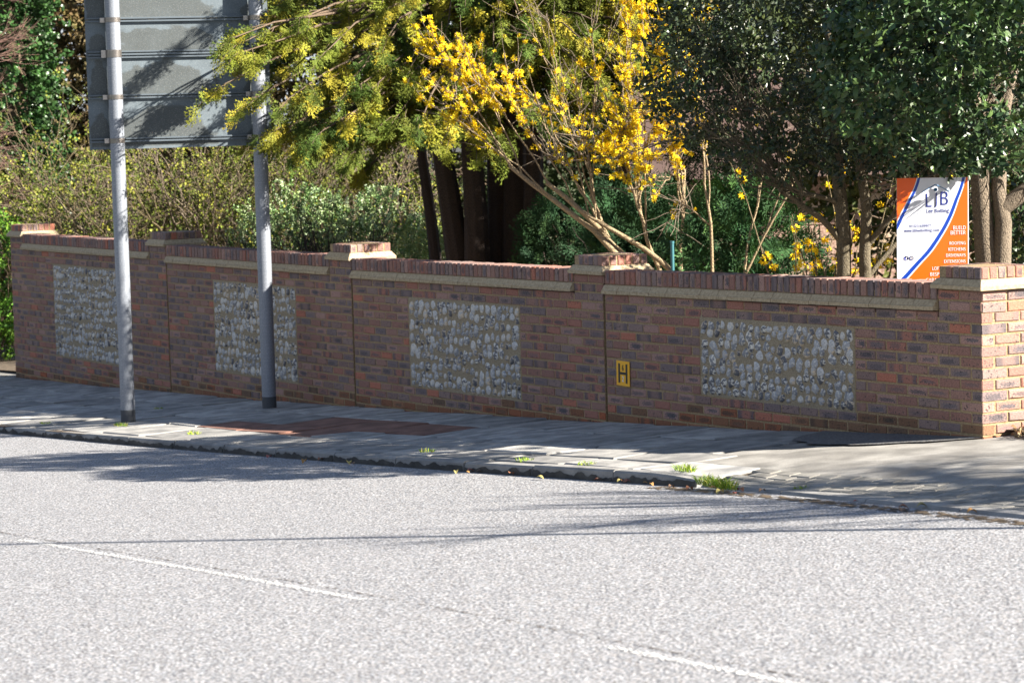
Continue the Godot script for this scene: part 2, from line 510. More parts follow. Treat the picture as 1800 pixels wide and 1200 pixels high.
func pier_top(parent: Node, x0: float, x1: float, y: float) -> void:
	# plinth ring and cap of a square pier whose face lies at z 0; y = underside of the plinth
	var z0 := -(x1 - x0)
	var cx := (x0 + x1) / 2; var cz := z0 / 2; var hw := (x1 - x0) / 2
	var core := MB.new()
	core.box(Vector3(x0 + 0.01, y - 0.16, z0 + 0.01), Vector3(x1 - 0.01, y + 0.148, -0.012))
	var cap := part("pier_cap", core.mesh(), M.mortar, parent)
	var ring := MB.new()
	var prof := [[0.0, hw - 0.02], [0.0, hw + 0.034], [0.026, hw + 0.035], [0.031, hw + 0.029], [0.07, hw + 0.001], [0.072, hw - 0.03]]
	for i in prof.size() - 1:
		for k in 4:
			var b := Basis(Vector3(0, 1, 0), PI / 2 * k)
			var o := Vector3(cx, y, cz)
			ring.quad(o + b * Vector3(-prof[i][1], prof[i][0], prof[i][1]), o + b * Vector3(prof[i][1], prof[i][0], prof[i][1]), o + b * Vector3(prof[i + 1][1], prof[i + 1][0], prof[i + 1][1]), o + b * Vector3(-prof[i + 1][1], prof[i + 1][0], prof[i + 1][1]))
	part("cap_plinth", ring.mesh(), M.cream_brick, cap)
	var n := 6
	var step := (2 * hw - 0.004) / n
	for k in 4:
		var b := Basis(Vector3(0, 1, 0), PI / 2 * k)
		for i in n - 1:
			var x := -hw + 0.002 + (i + (0.5 if k < 2 else 0.5)) * step
			if k == 0: x += step
			if k == 1: x += 0.0
			var at := Vector3(cx, y + 0.072 + 0.04, cz) + b * Vector3(x if k != 0 else x, 0, hw - 0.004)
			lay(cap, "cap_brick", step - 0.012, 0.078, step - 0.014, at, b)
	var mid := MB.new()
	mid.box(Vector3(cx - hw + 0.08, y + 0.072, cz - hw + 0.08), Vector3(cx + hw - 0.08, y + 0.1495, cz + hw - 0.08))
	part("cap_infill", mid.mesh(), M.mortar, cap)

func wall_section(ul: float, ur: float, y0: float, slope: float, panel: Array, piers: Array, corner: bool, label: String) -> void:
	# y0 = underside of the plinth at the left end, slope along x; local x runs from the left end to the right end
	var l := ul - ur
	var o := thing("brick_garden_wall", label, "wall", W(ul, 0, 0), "bays of the brick and flint garden wall")
	o.basis = Basis(-ALONG, Vector3.UP, OUT)
	var low := minf(base_y(ul), base_y(ur)) - 0.12
	var core := MB.new()
	core.box(Vector3(0.002, low, -0.22), Vector3(l - 0.006, y0 + minf(0, slope * l) + 0.02, -0.0045))
	part("mortar_core", core.mesh(), M.mortar, o)
	for p in piers:
		var pc := MB.new()
		pc.box(Vector3(p[0] + 0.008, low, -(p[1] - p[0]) + 0.008), Vector3(p[1] - 0.0085, y0 + slope * p[0] + 0.15, -0.006))
		part("pier_core", pc.mesh(), M.mortar, o)
	var tilt := Basis(Vector3(0, 0, 1), atan(slope))
	var pl: float = panel[0]; var pr: float = panel[1]; var rows: int = panel[2]
	for k in 30:
		var spans := [[0.0, l, k]]
		if k >= 2 and k < 2 + rows:
			spans = [[0.0, pl, k], [pr, l, k]]
		for sp in spans:
			var odd: int = sp[2] % 2
			var x1: float = sp[1]
			var first := true
			while x1 > sp[0] + 0.02:
				var len := 0.225
				if first and odd: len = 0.1125
				if x1 - len < sp[0] + 0.06: len = x1 - sp[0]
				var x := x1 - len / 2
				var yt := y0 + slope * x - 0.075 * k
				var at_corner: bool = corner and first and sp[1] == l
				if yt > base_y(ul - x) - 0.02:
					lay(o, "brick", len - (0.014 if not at_corner else 0.008), 0.0615, 0.1 if not (at_corner and odd) else 0.215, Vector3(x + (0.0025 if at_corner else 0.0), yt - 0.0375, 0), tilt, "muddy_brick" if yt - base_y(ul - x) < rng.randf_range(0.06, 0.19) else "fired_brick")
				x1 -= len
				first = false
		if corner:
			# return face of the corner pier
			var b := Basis(Vector3(0, 1, 0), PI / 2)
			var z := -0.1125 if k % 2 == 0 else -0.225
			var yt := y0 + slope * l - 0.075 * k
			while z > -0.44:
				var len := 0.225 if z - 0.225 > -0.46 else 0.45 + z
				if len > 0.05 and yt > -0.2:
					lay(o, "brick", len - 0.014, 0.0615, 0.1, Vector3(l, yt - 0.0375, z - len / 2), b)
				z -= len
	for p in piers:
		for k in 2:
			var x: float = p[1]
			var odd := (k + 1) % 2
			var first := true
			while x > p[0] + 0.02:
				var len := 0.225
				if first and odd: len = 0.1125
				if x - len < p[0] + 0.05: len = x - p[0]
				lay(o, "brick", len - 0.014, 0.0615, 0.1, Vector3(x - len / 2, y0 + slope * (x - len / 2) + 0.075 * k + 0.0375, 0), tilt)
				x -= len
				first = false
			for side in ([-1, 1] if p[0] > 0.01 else [1]):
				var b := Basis(Vector3(0, 1, 0), PI / 2 * side)
				for i in 2:
					lay(o, "brick", 0.21, 0.065, 0.1, Vector3(p[1] if side > 0 else p[0], y0 + slope * p[0] + 0.075 * k + 0.0375, -0.113 - 0.225 * i), b)
		pier_top(o, p[0], p[1], y0 + slope * (p[0] + p[1]) / 2 + 0.152)
	# copings between the piers
	var c0 := 0.0; var c1 := l
	for p in piers:
		if p[0] < 0.01: c0 = p[1]
		else: c1 = p[0]
	coping_rows(o, c0 + 0.004, c1 - 0.004, y0 + 0.002, slope)
	# flint panel
	var ph := 0.075 * rows
	var bed := MB.new()
	bed.box(Vector3(pl + 0.003, y0 + slope * pl - 0.15 - ph + 0.004, -0.06), Vector3(pr - 0.006, y0 + slope * pr - 0.153, -0.003))
	var fp := part("flint_panel", bed.mesh(), M.flint_mortar, o)
	var nr: int = panel[3]
	for r in nr:
		var rh := ph / nr
		var x := pl + rng.randf_range(0.012, 0.03)
		var drift := rng.randf() * TAU
		while x < pr - 0.035:
			var fw := 0.020 + 0.027 * pow(rng.randf(), 0.8)
			var fh := fw * rng.randf_range(0.8, 1.5)
			if rng.randf() > 0.93: fw *= 1.35; fh = fw * rng.randf_range(0.85, 1.1)
			fh = minf(fh, rh * 0.60)
			var cx := minf(x + fw * 1.1, pr - fw * 1.12 - 0.008)
			var cy := y0 + slope * cx - 0.153 - rh * (r + 0.5) + rng.randf_range(-0.018, 0.018) + 0.016 * sin(cx * 6.0 + drift)
			var ytop := y0 + slope * cx - 0.158
			cy = clampf(cy, ytop - ph + fh * 1.1 + 0.012, ytop - fh * 1.08)
			var b := Basis(Vector3(0, 0, 1), rng.randfn(0.0, 0.3)) * Basis.from_scale(Vector3(fw, fh, rng.randf_range(0.011, 0.022)))
			part("flint", flints[rng.randi_range(0, 31)], M.flint, fp, Transform3D(b, Vector3(cx, cy, -0.003)))
			x += fw * 2 + rng.randf_range(0.004, 0.026)

var flints := []
func build_wall() -> void:
	for i in 32:
		flints.append(flint_mesh(i))
	wall_section(4.634, 0.0, 0.832 - 0.0151 * 4.634, 0.0151, [1.345, 3.27, 8, 8], [[4.184, 4.634]], true, "end bay of brick garden wall with sunlit corner pier and yellow hydrant plate")
	wall_section(9.118, 4.658, 0.81 - 0.0098 * 9.118, 0.0098, [1.112, 3.121, 11, 10], [[4.01, 4.46]], false, "bay of brick garden wall with flint panel in front of the cypress trunks")
	wall_section(13.58, 9.143, 0.7616 - 0.00277 * 13.58, 0.00277, [1.213, 3.211, 13, 11], [[3.987, 4.437]], false, "bay of brick and flint garden wall in front of the pale leafy bushes")
	wall_section(18.53, 13.603, 0.7736 - 0.00174 * 18.53, 0.00174, [1.45, 3.48, 15, 12], [[4.477, 4.927], [0.0, 0.44]], false, "downhill end bay of brick and flint garden wall, topped by a sunlit end pier")

# ---------------------------------------------------------------- ground
func sheet(u0: float, u1: float, d0: float, d1: float, nu: int, nd: int, h: Callable, tint: Callable) -> ArrayMesh:
	var m := MB.new()
	for i in nu + 1:
		for j in nd + 1:
			var u := lerpf(u0, u1, float(i) / nu)
			var d := lerpf(d0, d1, float(j) / nd)
			m.v.append(W(u, d, h.call(u, d)))
			m.c.append(tint.call(u, d))
			m.uv.append(Vector2(u, d))
			var e := 0.05
			var n := (W(u, d + e, h.call(u, d + e)) - W(u, d - e, h.call(u, d - e))).cross(W(u + e, d, h.call(u + e, d)) - W(u - e, d, h.call(u - e, d))).normalized()
			m.n.append(n if n.y > 0 else -n)
	for i in nu:
		for j in nd:
			var q := i * (nd + 1) + j
			m.ix.append_array([q, q + 1, q + nd + 1, q + 1, q + nd + 2, q + nd + 1])
	return m.mesh()

func slab(u0: float, u1: float, d0: float, d1: float, h: Callable, lift := 0.0, c := 0.006, deep := 0.04) -> Array:
	# a paving stone with eased edges; returns [mesh, origin]
	var o := W((u0 + u1) / 2, (d0 + d1) / 2, h.call((u0 + u1) / 2, (d0 + d1) / 2))
	var t := [rng.randf_range(-1, 1) * lift, rng.randf_range(-1, 1) * lift, rng.randf_range(-1, 1) * lift, rng.randf_range(-1, 1) * lift]
	var uv := [Vector2(u1, d1), Vector2(u0, d1), Vector2(u0, d0), Vector2(u1, d0)]
	var mid := Vector2((u0 + u1) / 2, (d0 + d1) / 2)
	var top := []; var rim := []; var low := []
	for i in 4:
		var q: Vector2 = uv[i]
		var s := (mid - q).sign() * c
		var y: float = h.call(q.x, q.y) + t[i]
		top.append(W(q.x + s.x, q.y + s.y, y) - o)
		rim.append(W(q.x, q.y, y - c) - o)
		low.append(W(q.x, q.y, y - deep) - o)
	var m := MB.new()
	m.quad(top[0], top[1], top[2], top[3])
	for i in 4:
		var k := (i + 1) % 4
		m.quad(rim[i], rim[k], top[k], top[i])
		m.quad(low[i], low[k], rim[k], rim[i])
	return [m.mesh(), o]

func build_ground() -> void:
	var f := noise(FastNoiseLite.TYPE_SIMPLEX, 0.35, 61, 3)
	var f2 := noise(FastNoiseLite.TYPE_SIMPLEX, 1.7, 62, 2)
	var plain := func(_u: float, _d: float) -> Color: return Color(1, 1, 1)
	structure("ground", sheet(-120, 160, -130, 120, 70, 62, func(u: float, d: float) -> float: return base_y(u) - (0.35 if d > -1.5 else 0.2), plain), M.lawn)
	structure("road", sheet(-20, 46, 2.0, 13.5, 220, 46, func(u: float, d: float) -> float: return road_y(u, d), plain), M.road_asphalt)
	structure("garden_soil", sheet(-0.5, 40, -14, -0.2, 40, 14, func(u: float, d: float) -> float: return base_y(u) + 0.06 + 0.08 * f.get_noise_2d(u, d), plain), M.soil)
	# far pavement, on the side the picture is taken from
	structure("far_pavement", sheet(-20, 46, 10.6, 13.4, 40, 4, func(u: float, d: float) -> float: return base_y(u) - 0.03, plain), M.concrete)
	# footway: bedding, then each slab
	var bed := structure("pavement", sheet(0.5, 24, -0.1, 2.12, 60, 8, func(u: float, d: float) -> float: return pave_y(u, d) - 0.024, plain), M.soil)
	var rows := [[0.02, 0.607], [0.637, 1.222], [1.252, 1.682], [1.712, 99.0]]
	var h := func(u: float, d: float) -> float: return pave_y(u, d)
	for r in 4:
		var u: float = [1.35, 1.40, 1.05, 0.28][r]
		while u < 23.5:
			var len: float = [0.9, 0.75, 0.9, 0.6, 0.9][rng.randi_range(0, 4)]
			var d1: float = rows[r][1] if r < 3 else kerb_d(u + len / 2) - 0.135
			var s := slab(u, u + len - 0.03, 1.624 if r == 3 and u < 1.0 else rows[r][0], d1, h, 0.009, 0.010)
			var red: bool = u > 5.6 and u + len < 9.3 and r in [1, 2] and not (r == 1 and u > 8.0) and not (r == 2 and u < 6.2)
			part("paving_slab", s[0], M.red_paving if red else M["paving_%d" % rng.randi_range(0, 3)], bed, Transform3D(Basis(), s[1]))
			u += len
	structure("side_path", sheet(18.56, 26, -6, 0.0, 20, 12, func(u: float, d: float) -> float: return pave_y(u, d) - 0.004, plain), M.concrete)
	# kerb
	var kb := MB.new()
	for i in 60:
		var u := 0.4 + i * 0.4
		kb.quad(W(u + 0.4, kerb_d(u + 0.4) - 0.13, pave_y(u + 0.4, 2) - 0.02), W(u + 0.4, kerb_d(u + 0.4) - 0.012, pave_y(u + 0.4, 2) - 0.02), W(u, kerb_d(u) - 0.012, pave_y(u, 2) - 0.02), W(u, kerb_d(u) - 0.13, pave_y(u, 2) - 0.02))
	var kerb := structure("kerb", kb.mesh(), M.soil)
	var ku := 0.30
	while ku < 24.0:
		var len := 0.93 + rng.randf_range(-0.03, 0.05)
		kerb_stone(kerb, ku, ku + len - 0.012)
		ku += len
	# dropped crossing: tarmac strip, concrete apron, block ramp
	structure("driveway", sheet(-12, 1.3, -9.0, 1.62, 50, 40, func(u: float, d: float) -> float: return pave_y(u, d) - 0.006 + 0.006 * f2.get_noise_2d(u, d), plain), M.concrete)
	var strip := MB.new()
	for i in 16:
		var a := i / 16.0; var b := (i + 1) / 16.0
		var ua := lerpf(1.75, 0.01, a); var ub := lerpf(1.75, 0.01, b)
		var da := 0.02 + 0.6 * pow(maxf(0.0, sin(PI * pow(a, 0.8))), 0.7) + 0.05 * f2.get_noise_1d(i * 3.1); var db := 0.02 + 0.6 * pow(maxf(0.0, sin(PI * pow(b, 0.8))), 0.7) + 0.05 * f2.get_noise_1d((i + 1) * 3.1)
		strip.quad(W(ua, -0.02, pave_y(ua, 0) + 0.008), W(ua, da, pave_y(ua, da) + 0.005), W(ub, db, pave_y(ub, db) + 0.005), W(ub, -0.02, pave_y(ub, 0) + 0.008))
	structure("tarmac_apron", strip.mesh(), M.dark_asphalt)
	var ramp_bed := structure("block_ramp", sheet(-6.0, 0.3, 1.58, 2.05, 24, 4, func(u: float, d: float) -> float: return pave_y(u, d) - 0.015, plain), M.soil)
	for r in 6:
		var d0 := 1.63 + r * 0.104
		var u := 0.25 - (0.1 if r % 2 else 0.0)
		while u > -4.6:
			var dmax := kerb_d(u) - 0.01
			if d0 + 0.05 < dmax and (u < 0.1 or r < 4):
				var s := slab(u - 0.2, u - 0.004, d0, minf(d0 + 0.096, dmax), func(uu: float, dd: float) -> float: return pave_y(uu, dd) + 0.004, 0.003, 0.006)
				part("block_paver", s[0], M.block_paver, ramp_bed, Transform3D(Basis(), s[1]))
			u -= 0.206
	for i in 7:
		var u0 := 0.25 - i * 0.9
		kerb_stone(kerb, u0 - 0.888, u0, 0.022)
	# worn centre line and the joint beside it
	paint_strip("centre_line_dash", 6.15, 6.265, 1.5, -2.95, "worn_paint", "worn white centre line dash crossing the lamp column shadow")
	paint_strip("centre_line_dash", 6.15, 6.265, -5.0, -9.0, "worn_paint", "worn white centre line dash close to the far pavement end")
	paint_strip("road_joint", 6.095, 6.125, 3.0, -9.0, "road_crack", "")
	paint_strip("gutter_dirt", 2.10, 2.34, 0.6, -5.0, "gutter_mud", "")

func kerb_stone(parent: Node, u0: float, u1: float, up := 0.0) -> void:
	var grime := noise(FastNoiseLite.TYPE_SIMPLEX, 0.12, 66, 4)
	var m := MB.new()
	var o := W((u0 + u1) / 2, kerb_d((u0 + u1) / 2), pave_y((u0 + u1) / 2, 2.0))
	var prev := []
	var n := 6
	var low := up > 0.0
	var j := rng.randf_range(-0.006, 0.006)
	var jy := rng.randf_range(-0.006, 0.004)
	for i in n + 1:
		var u := lerpf(u0, u1, float(i) / n)
		var d := kerb_d(u) + j
		var yt := pave_y(u, d - 0.06) + jy
		if low: yt = road_y(u, d) + up
		var yb := road_y(u, d) - 0.03
		var w1 := rng.randf_range(-0.004, 0.004)
		var ring := [W(u, d, yb) - o, W(u, d + w1 * 0.5, lerpf(yb, yt, 0.6)) - o, W(u, d - 0.004 + w1, yt - 0.016) - o, W(u, d - 0.018 + w1, yt - 0.002) - o, W(u, d - 0.05, yt) - o, W(u, d - 0.126, yt - 0.001) - o, W(u, d - 0.126, yb) - o]
		if i > 0:
			for k in 6:
				m.quad(ring[k], prev[k], prev[k + 1], ring[k + 1], Rect2(float(i - 1) / n, 1.0 - (k + 1) / 6.0, 1.0 / n, 1 / 6.0))
		if i == 0 or i == n:
			for k in range(1, 6):
				if i == 0: m.tri(ring[0], ring[k + 1], ring[k])
				else: m.tri(ring[0], ring[k], ring[k + 1])
		prev = ring
	var s := part("kerb_stone", m.mesh(), M.kerb_stone, parent, Transform3D(Basis(), o))
	if not low:
		# black gutter grime splashed up the face, with a ragged top edge
		var g := MB.new()
		var tops := []
		for i in 41:
			tops.append(clampf(0.036 + 0.03 * grime.get_noise_1d((u0 + (u1 - u0) * i / 40.0) * 40.0), 0.010, 0.072))
		for i in 40:
			var ua := lerpf(u0 + 0.004, u1 - 0.004, i / 40.0); var ub := lerpf(u0 + 0.004, u1 - 0.004, (i + 1) / 40.0)
			var da := kerb_d(ua) + j + 0.004; var db := kerb_d(ub) + j + 0.004
			var ya := road_y(ua, da); var yb := road_y(ub, db)
			g.quad(W(ub, db + 0.012, yb - 0.01) - o, W(ua, da + 0.012, ya - 0.01) - o, W(ua, da, ya + tops[i]) - o, W(ub, db, yb + tops[i + 1]) - o)
		var gm := part("gutter_grime", g.mesh(), M.gutter_black, s)

func paint_strip(called: String, d0: float, d1: float, u0: float, u1: float, m: String, label: String) -> void:
	var s := MB.new()
	var n := int(absf(u1 - u0) / 0.25)
	for i in n:
		var a := lerpf(u0, u1, float(i) / n); var b := lerpf(u0, u1, float(i + 1) / n)
		var y := 0.004
		var k0 := 0.0
		if called == "gutter_dirt": k0 = 1.0
		var qa0 := d0 + k0 * (kerb_d(a) - 2.08); var qa1 := d1 + k0 * (kerb_d(a) - 2.08)
		var qb0 := d0 + k0 * (kerb_d(b) - 2.08); var qb1 := d1 + k0 * (kerb_d(b) - 2.08)
		var cell := absf(u1 - u0) / 1.6
		s.quad(W(a, qa0, road_y(a, qa0) + y), W(a, qa1, road_y(a, qa1) + y), W(b, qb1, road_y(b, qb1) + y), W(b, qb0, road_y(b, qb0) + y))
		var q := s.uv.size()
		var va := float(i) / n * cell; var vb := float(i + 1) / n * cell
		s.uv[q - 4] = Vector2(va, 0); s.uv[q - 3] = Vector2(va, 1); s.uv[q - 2] = Vector2(vb, 1); s.uv[q - 1] = Vector2(vb, 0)
	structure(called, s.mesh(), M[m])

# ---------------------------------------------------------------- street furniture
func lettering(parent: Node, s: String, width: float, at: Vector3, m: Material, align := 0, bold := 400, high := 0.0) -> void:
	# flat raised letters, fitted to the width they have on the thing
	var t := TextMesh.new()
	var f := SystemFont.new()
	f.font_names = PackedStringArray(["Droid Sans"])
	f.font_weight = bold
	t.font = f
	t.text = s
	t.font_size = 48
	t.pixel_size = 0.01
	t.depth = 0.05
	t.curve_step = 1.0
	var box := t.get_aabb()
	var k := width / box.size.x
	var ky := k * 1.12 if high == 0.0 else high / box.size.y
	var mid := box.get_center()
	var dx: float = [0.0, -width / 2, width / 2][align]
	part("lettering", t, m, parent, Transform3D(Basis.from_scale(Vector3(k, ky, 0.02)), at + Vector3(dx - mid.x * k, -mid.y * ky, 0)))

func rod(r: float, h: float, sides := 20) -> ArrayMesh:
	var m := MB.new()
	m.tube([Vector3.ZERO, Vector3(0, h, 0)], [r, r], sides, true)
	return m.mesh()

func build_road_sign() -> void:
	var pa := Vector3(-3.765, 0, -25.66); var pb := Vector3(-2.415, 0, -26.0)
	var ax := (pb - pa).normalized()
	var o := thing("road_sign", "large grey road sign seen from behind, clamped to two galvanised posts", "sign", Vector3(pa.x, pave_y(UD(pa).x, UD(pa).y), pa.z))
	var back := ax.cross(Vector3.UP).normalized()   # towards the camera
	o.basis = Basis(ax, Vector3.UP, back)
	var gap := pa.distance_to(pb)
	var y0 := o.position.y
	# poles are local; posts stand at x 0 and x gap, sheet lies behind them
	for i in 2:
		var px := gap * i
		var q := pb if i else pa
		var gy := pave_y(UD(q).x, UD(q).y) - y0
		var post := part("post", rod(0.0695, 5.2, 28), M.galvanised, o, Transform3D(Basis(), Vector3(px, gy - 0.1, 0)))
		part("tar_band", rod(0.0712, 0.22, 28), M.bitumen_band, post, Transform3D(Basis(), Vector3(0, 0.0, 0)))
		for y in [0.8, 1.55, 2.35]:
			var weld := MB.new()
			weld.tube([Vector3(0, y, 0), Vector3(0, y + 0.006, 0)], [0.0702, 0.0702], 24)
			part("post_seam", weld.mesh(), M.galvanised, post)
	var sheet_tex := sign_back_tex()
	var sm := mat("sign_sheet", Color(1, 1, 1), 0.55)
	sm.albedo_texture = sheet_tex
	sm.metallic = 0.2
	var x0 := -0.255; var x1 := gap + 0.135
	var lowy := 2.01 - y0
	var edges := [lowy, lowy + 0.505, lowy + 0.925, lowy + 1.25, lowy + 1.70, lowy + 2.2]
	var z := -0.125
	for i in 5:
		var m := MB.new()
		m.box(Vector3(x0, edges[i] + 0.001, z - 0.003), Vector3(x1, edges[i + 1] - 0.001, z))
		for k in 4:
			m.uv[k] = Vector2([0.0, 1.0, 1.0, 0.0][k], 1.0 - ((i % 3) + [0.0, 0.0, 1.0, 1.0][k]) / 3.0)
		part("sign_plank", m.mesh(), sm, o)
	for y in [2.10, 2.52, 2.94, 3.26, 3.75]:
		var ly: float = y - y0
		var rail := MB.new()
		var double: bool = y == 2.94
		rail.box(Vector3(x0 + 0.01, ly - 0.022, z), Vector3(x1 - 0.01, ly - 0.006, z + 0.03))
		rail.box(Vector3(x0 + 0.01, ly + 0.006, z), Vector3(x1 - 0.01, ly + 0.020, z + 0.03))
		if double:
			rail.box(Vector3(x0 + 0.01, ly - 0.050, z), Vector3(x1 - 0.01, ly - 0.036, z + 0.03))
		var rp := part("rail", rail.mesh(), M.sign_rail, o)
		for i in 2:
			var px := gap * i
			var band := MB.new()
			var w := 0.045 if double else 0.028
			band.tube([Vector3(px, ly - w, 0), Vector3(px, ly + w * 0.6, 0)], [0.0735, 0.0735], 26)
			band.tube([Vector3(px, ly + w * 0.6, 0), Vector3(px, ly - w, 0)], [0.0735, 0.0735], 26)
			part("clamp_band", band.mesh(), M.steel_band, rp)
			var cl := MB.new()
			cl.box(Vector3(px - 0.118, ly - w, -0.06), Vector3(px - 0.074, ly + w * 0.6, -0.035))
			cl.box(Vector3(px - 0.106, ly - w * 0.5, -0.035), Vector3(px - 0.09, ly + w * 0.2, -0.022))
			part("clamp_lug", cl.mesh(), M.steel_band, rp)

func sign_back_tex() -> ImageTexture:
	# weathered aluminium: green-grey film, speckled grime patches with clean edges
	var w := 384; var h := 360
	var f := noise(FastNoiseLite.TYPE_SIMPLEX, 0.012, 71, 4)
	var g := noise(FastNoiseLite.TYPE_SIMPLEX, 0.25, 72, 3)
	var data := PackedByteArray(); data.resize(w * h * 3)
	for y in h:
		for x in w:
			var a := f.get_noise_2d(x, y); var b := g.get_noise_2d(x, y)
			var c := Color(0.11, 0.138, 0.155) * (1.0 + 0.22 * a + 0.06 * b)
			var ty := fmod(y, 120.0) / 120.0
			var tx := x / float(w)
			for s in [[0.42, 0.30, 0.88, 0.72], [0.06, 0.055, 0.95, 0.75], [0.9, 0.05, 1.0, 0.4]]:
				var e := pow((tx - s[0]) / s[1], 2.0) + pow((ty - s[2]) / s[3], 2.0) + a * 0.55
				if e < 1.0 and ty < 0.95:
					c = c.lerp(Color(0.055, 0.060, 0.054) * (1.0 + 0.5 * b), smoothstep(1.0, 0.78, e) * clampf(0.72 + 0.5 * b, 0.2, 1.0))
			if b > 0.45: c = c.lerp(Color(0.26, 0.28, 0.28), 0.4)
			c = c.clamp(Color(0, 0, 0), Color(1, 1, 1)).linear_to_srgb()
			var at := (y * w + x) * 3
			data[at] = int(c.r * 255); data[at + 1] = int(c.g * 255); data[at + 2] = int(c.b * 255)
	return img_tex(w, h, data)

func curve_at(p: Array, y: float) -> float:
	for i in p.size() - 1:
		if y <= p[i + 1].y or i == p.size() - 2:
			var t := inverse_lerp(p[i].y, p[i + 1].y, y)
			# smooth Catmull-Rom through the drawn points
			var a: Vector2 = p[maxi(i - 1, 0)]; var d: Vector2 = p[mini(i + 2, p.size() - 1)]
			return cubic_interpolate(p[i].x, p[i + 1].x, a.x, d.x, t)
	return 0.0

func build_notice_board() -> void:
	var w := 0.50; var h := 0.86
	var o := thing("advertising_board", "white and orange builder's advertising board standing behind the end pier", "sign board", Vector3(3.05, 0.0, -19.0))
	o.rotation.y = 0.04
	var b := Basis(Vector3(0, 0, 1), -0.01) * Basis.from_scale(Vector3(1.04, 1.03, 1))
	var tw := 400; var th := 688
	var left := [Vector2(0.31, -0.02), Vector2(0.27, 0.07), Vector2(0.19, 0.165), Vector2(0.087, 0.285), Vector2(-0.005, 0.395), Vector2(-0.12, 0.5)]
	var right := [Vector2(0.935, -0.02), Vector2(0.89, 0.085), Vector2(0.825, 0.18), Vector2(0.748, 0.30), Vector2(0.657, 0.405), Vector2(0.544, 0.51), Vector2(0.43, 0.6), Vector2(0.277, 0.695), Vector2(0.135, 0.785), Vector2(-0.01, 0.87), Vector2(-0.2, 0.98)]
	var data := PackedByteArray(); data.resize(tw * th * 3)
	var white := Color(0.80, 0.82, 0.86); var orange := Color(0.90, 0.36, 0.05); var blue := Color(0.04, 0.22, 0.60)
	for y in th:
		var ny := float(y) / th
		var ca := curve_at(left, ny) if ny < 0.5 else -1.0
		var cb := curve_at(right, ny)
		var grow := 0.8 + ny * 0.9
		for x in tw:
			var nx := float(x) / tw
			var c := white
			if ca > -0.5:
				if nx < ca - 0.036 * grow: c = orange
				elif nx > ca - 0.020 * grow and nx < ca + 0.024 * grow: c = blue
			if nx > cb + 0.042 * grow: c = orange
			elif nx > cb - 0.024 * grow and nx < cb + 0.024 * grow: c = blue
			if nx > 0.985: c = white
			var at := (y * tw + x) * 3
			data[at] = int(c.r * 255); data[at + 1] = int(c.g * 255); data[at + 2] = int(c.b * 255)
	var pm := mat("board_print", Color(1, 1, 1), 0.3)
	pm.albedo_texture = img_tex(tw, th, data)
	mat("board_blue", Color(0.03, 0.12, 0.45), 0.4)
	mat("board_ink", Color(0.10, 0.17, 0.46), 0.4)
	mat("board_teal", Color(0.02, 0.42, 0.62), 0.4)
	mat("board_white", Color(0.86, 0.86, 0.87), 0.4)
	mat("stake_wood", lin(0.23, 0.16, 0.09), 0.9)
	var m := MB.new()
	m.box(Vector3(-w / 2, -h, -0.006), Vector3(w / 2, 0, 0))
	var face := part("panel", m.mesh(), pm, o, Transform3D(b, Vector3(0, 1.70, 0)))
	for q in range(4, m.uv.size()):
		m.uv[q] = Vector2(0.5, 0.3)
	face.mesh = m.mesh()
	for s in [-0.17, 0.17]:
		var st := MB.new()
		st.box(Vector3(s - 0.022, -0.1, -0.05), Vector3(s + 0.022, 1.6, -0.012))
		part("stake", st.mesh(), M.stake_wood, o)
	var X := func(nx: float, ny: float) -> Vector3: return Vector3((nx - 0.5) * w, -ny * h, 0.002)
	# roof and figure-like logo
	var roof := MB.new()
	var p0: Vector3 = X.call(0.345, 0.118); var p1: Vector3 = X.call(0.535, 0.055); var p2: Vector3 = X.call(0.735, 0.112)
	roof.tube([p0, p1], [0.0022, 0.0022], 6); roof.tube([p1, p2], [0.0022, 0.0022], 6)
	part("logo_roof", roof.mesh(), M.board_teal, face)
	var dot := MB.new()
	dot.tube([X.call(0.54, 0.096) - Vector3(0, 0, 0.001), X.call(0.54, 0.096) + Vector3(0, 0, 0.0012)], [0.0125, 0.0125], 20, true)
	part("logo_dot", dot.mesh(), M.board_teal, face)
	lettering(face, "L", 0.040, X.call(0.445, 0.182), M.board_blue, 0, 400, 0.092)
	var jj := MB.new()
	jj.tube([X.call(0.548, 0.122), X.call(0.548, 0.215), X.call(0.543, 0.232), X.call(0.522, 0.242)], [0.0048, 0.0048, 0.0044, 0.002], 8, true)
	part("logo_stem", jj.mesh(), M.board_blue, face)
	lettering(face, "B", 0.052, X.call(0.66, 0.168), M.board_blue, 0, 400, 0.092)
	lettering(face, "Lee Botting", 0.157, X.call(0.57, 0.272), M.board_ink)
	lettering(face, "01323 639917", 0.150, X.call(0.325, 0.388), M.board_ink)
	lettering(face, "www.ljbleebotting.com", 0.245, X.call(0.345, 0.427), M.board_ink)
	for i in 2:
		var ic := MB.new()
		var at: Vector3 = X.call(0.128 + 0.073 * i, 0.648)
		ic.tube([at - Vector3(0, 0, 0.001), at + Vector3(0, 0, 0.0012)], [0.0152, 0.0152], 22, true)
		var icon := part("icon", ic.mesh(), M.board_blue, face)
		if i == 0:
			lettering(icon, "f", 0.009, at + Vector3(0.001, -0.002, 0.002), M.board_white, 0, 700)
		else:
			for rr in [0.0092, 0.0042]:
				var ring := MB.new()
				var pts := []; var rad := []
				for k in 22:
					pts.append(at + Vector3(cos(TAU * k / 16) * rr, sin(TAU * k / 16) * rr, 0.002)); rad.append(0.0011)
				ring.tube(pts, rad, 5)
				part("icon_ring", ring.mesh(), M.board_white, icon)
	var k := 0
	for s in ["BUILD", "BETTER"]:
		lettering(face, s, [0.086, 0.104][k], X.call(0.955, 0.408 + 0.040 * k), M.board_white, 1); k += 1
	k = 0
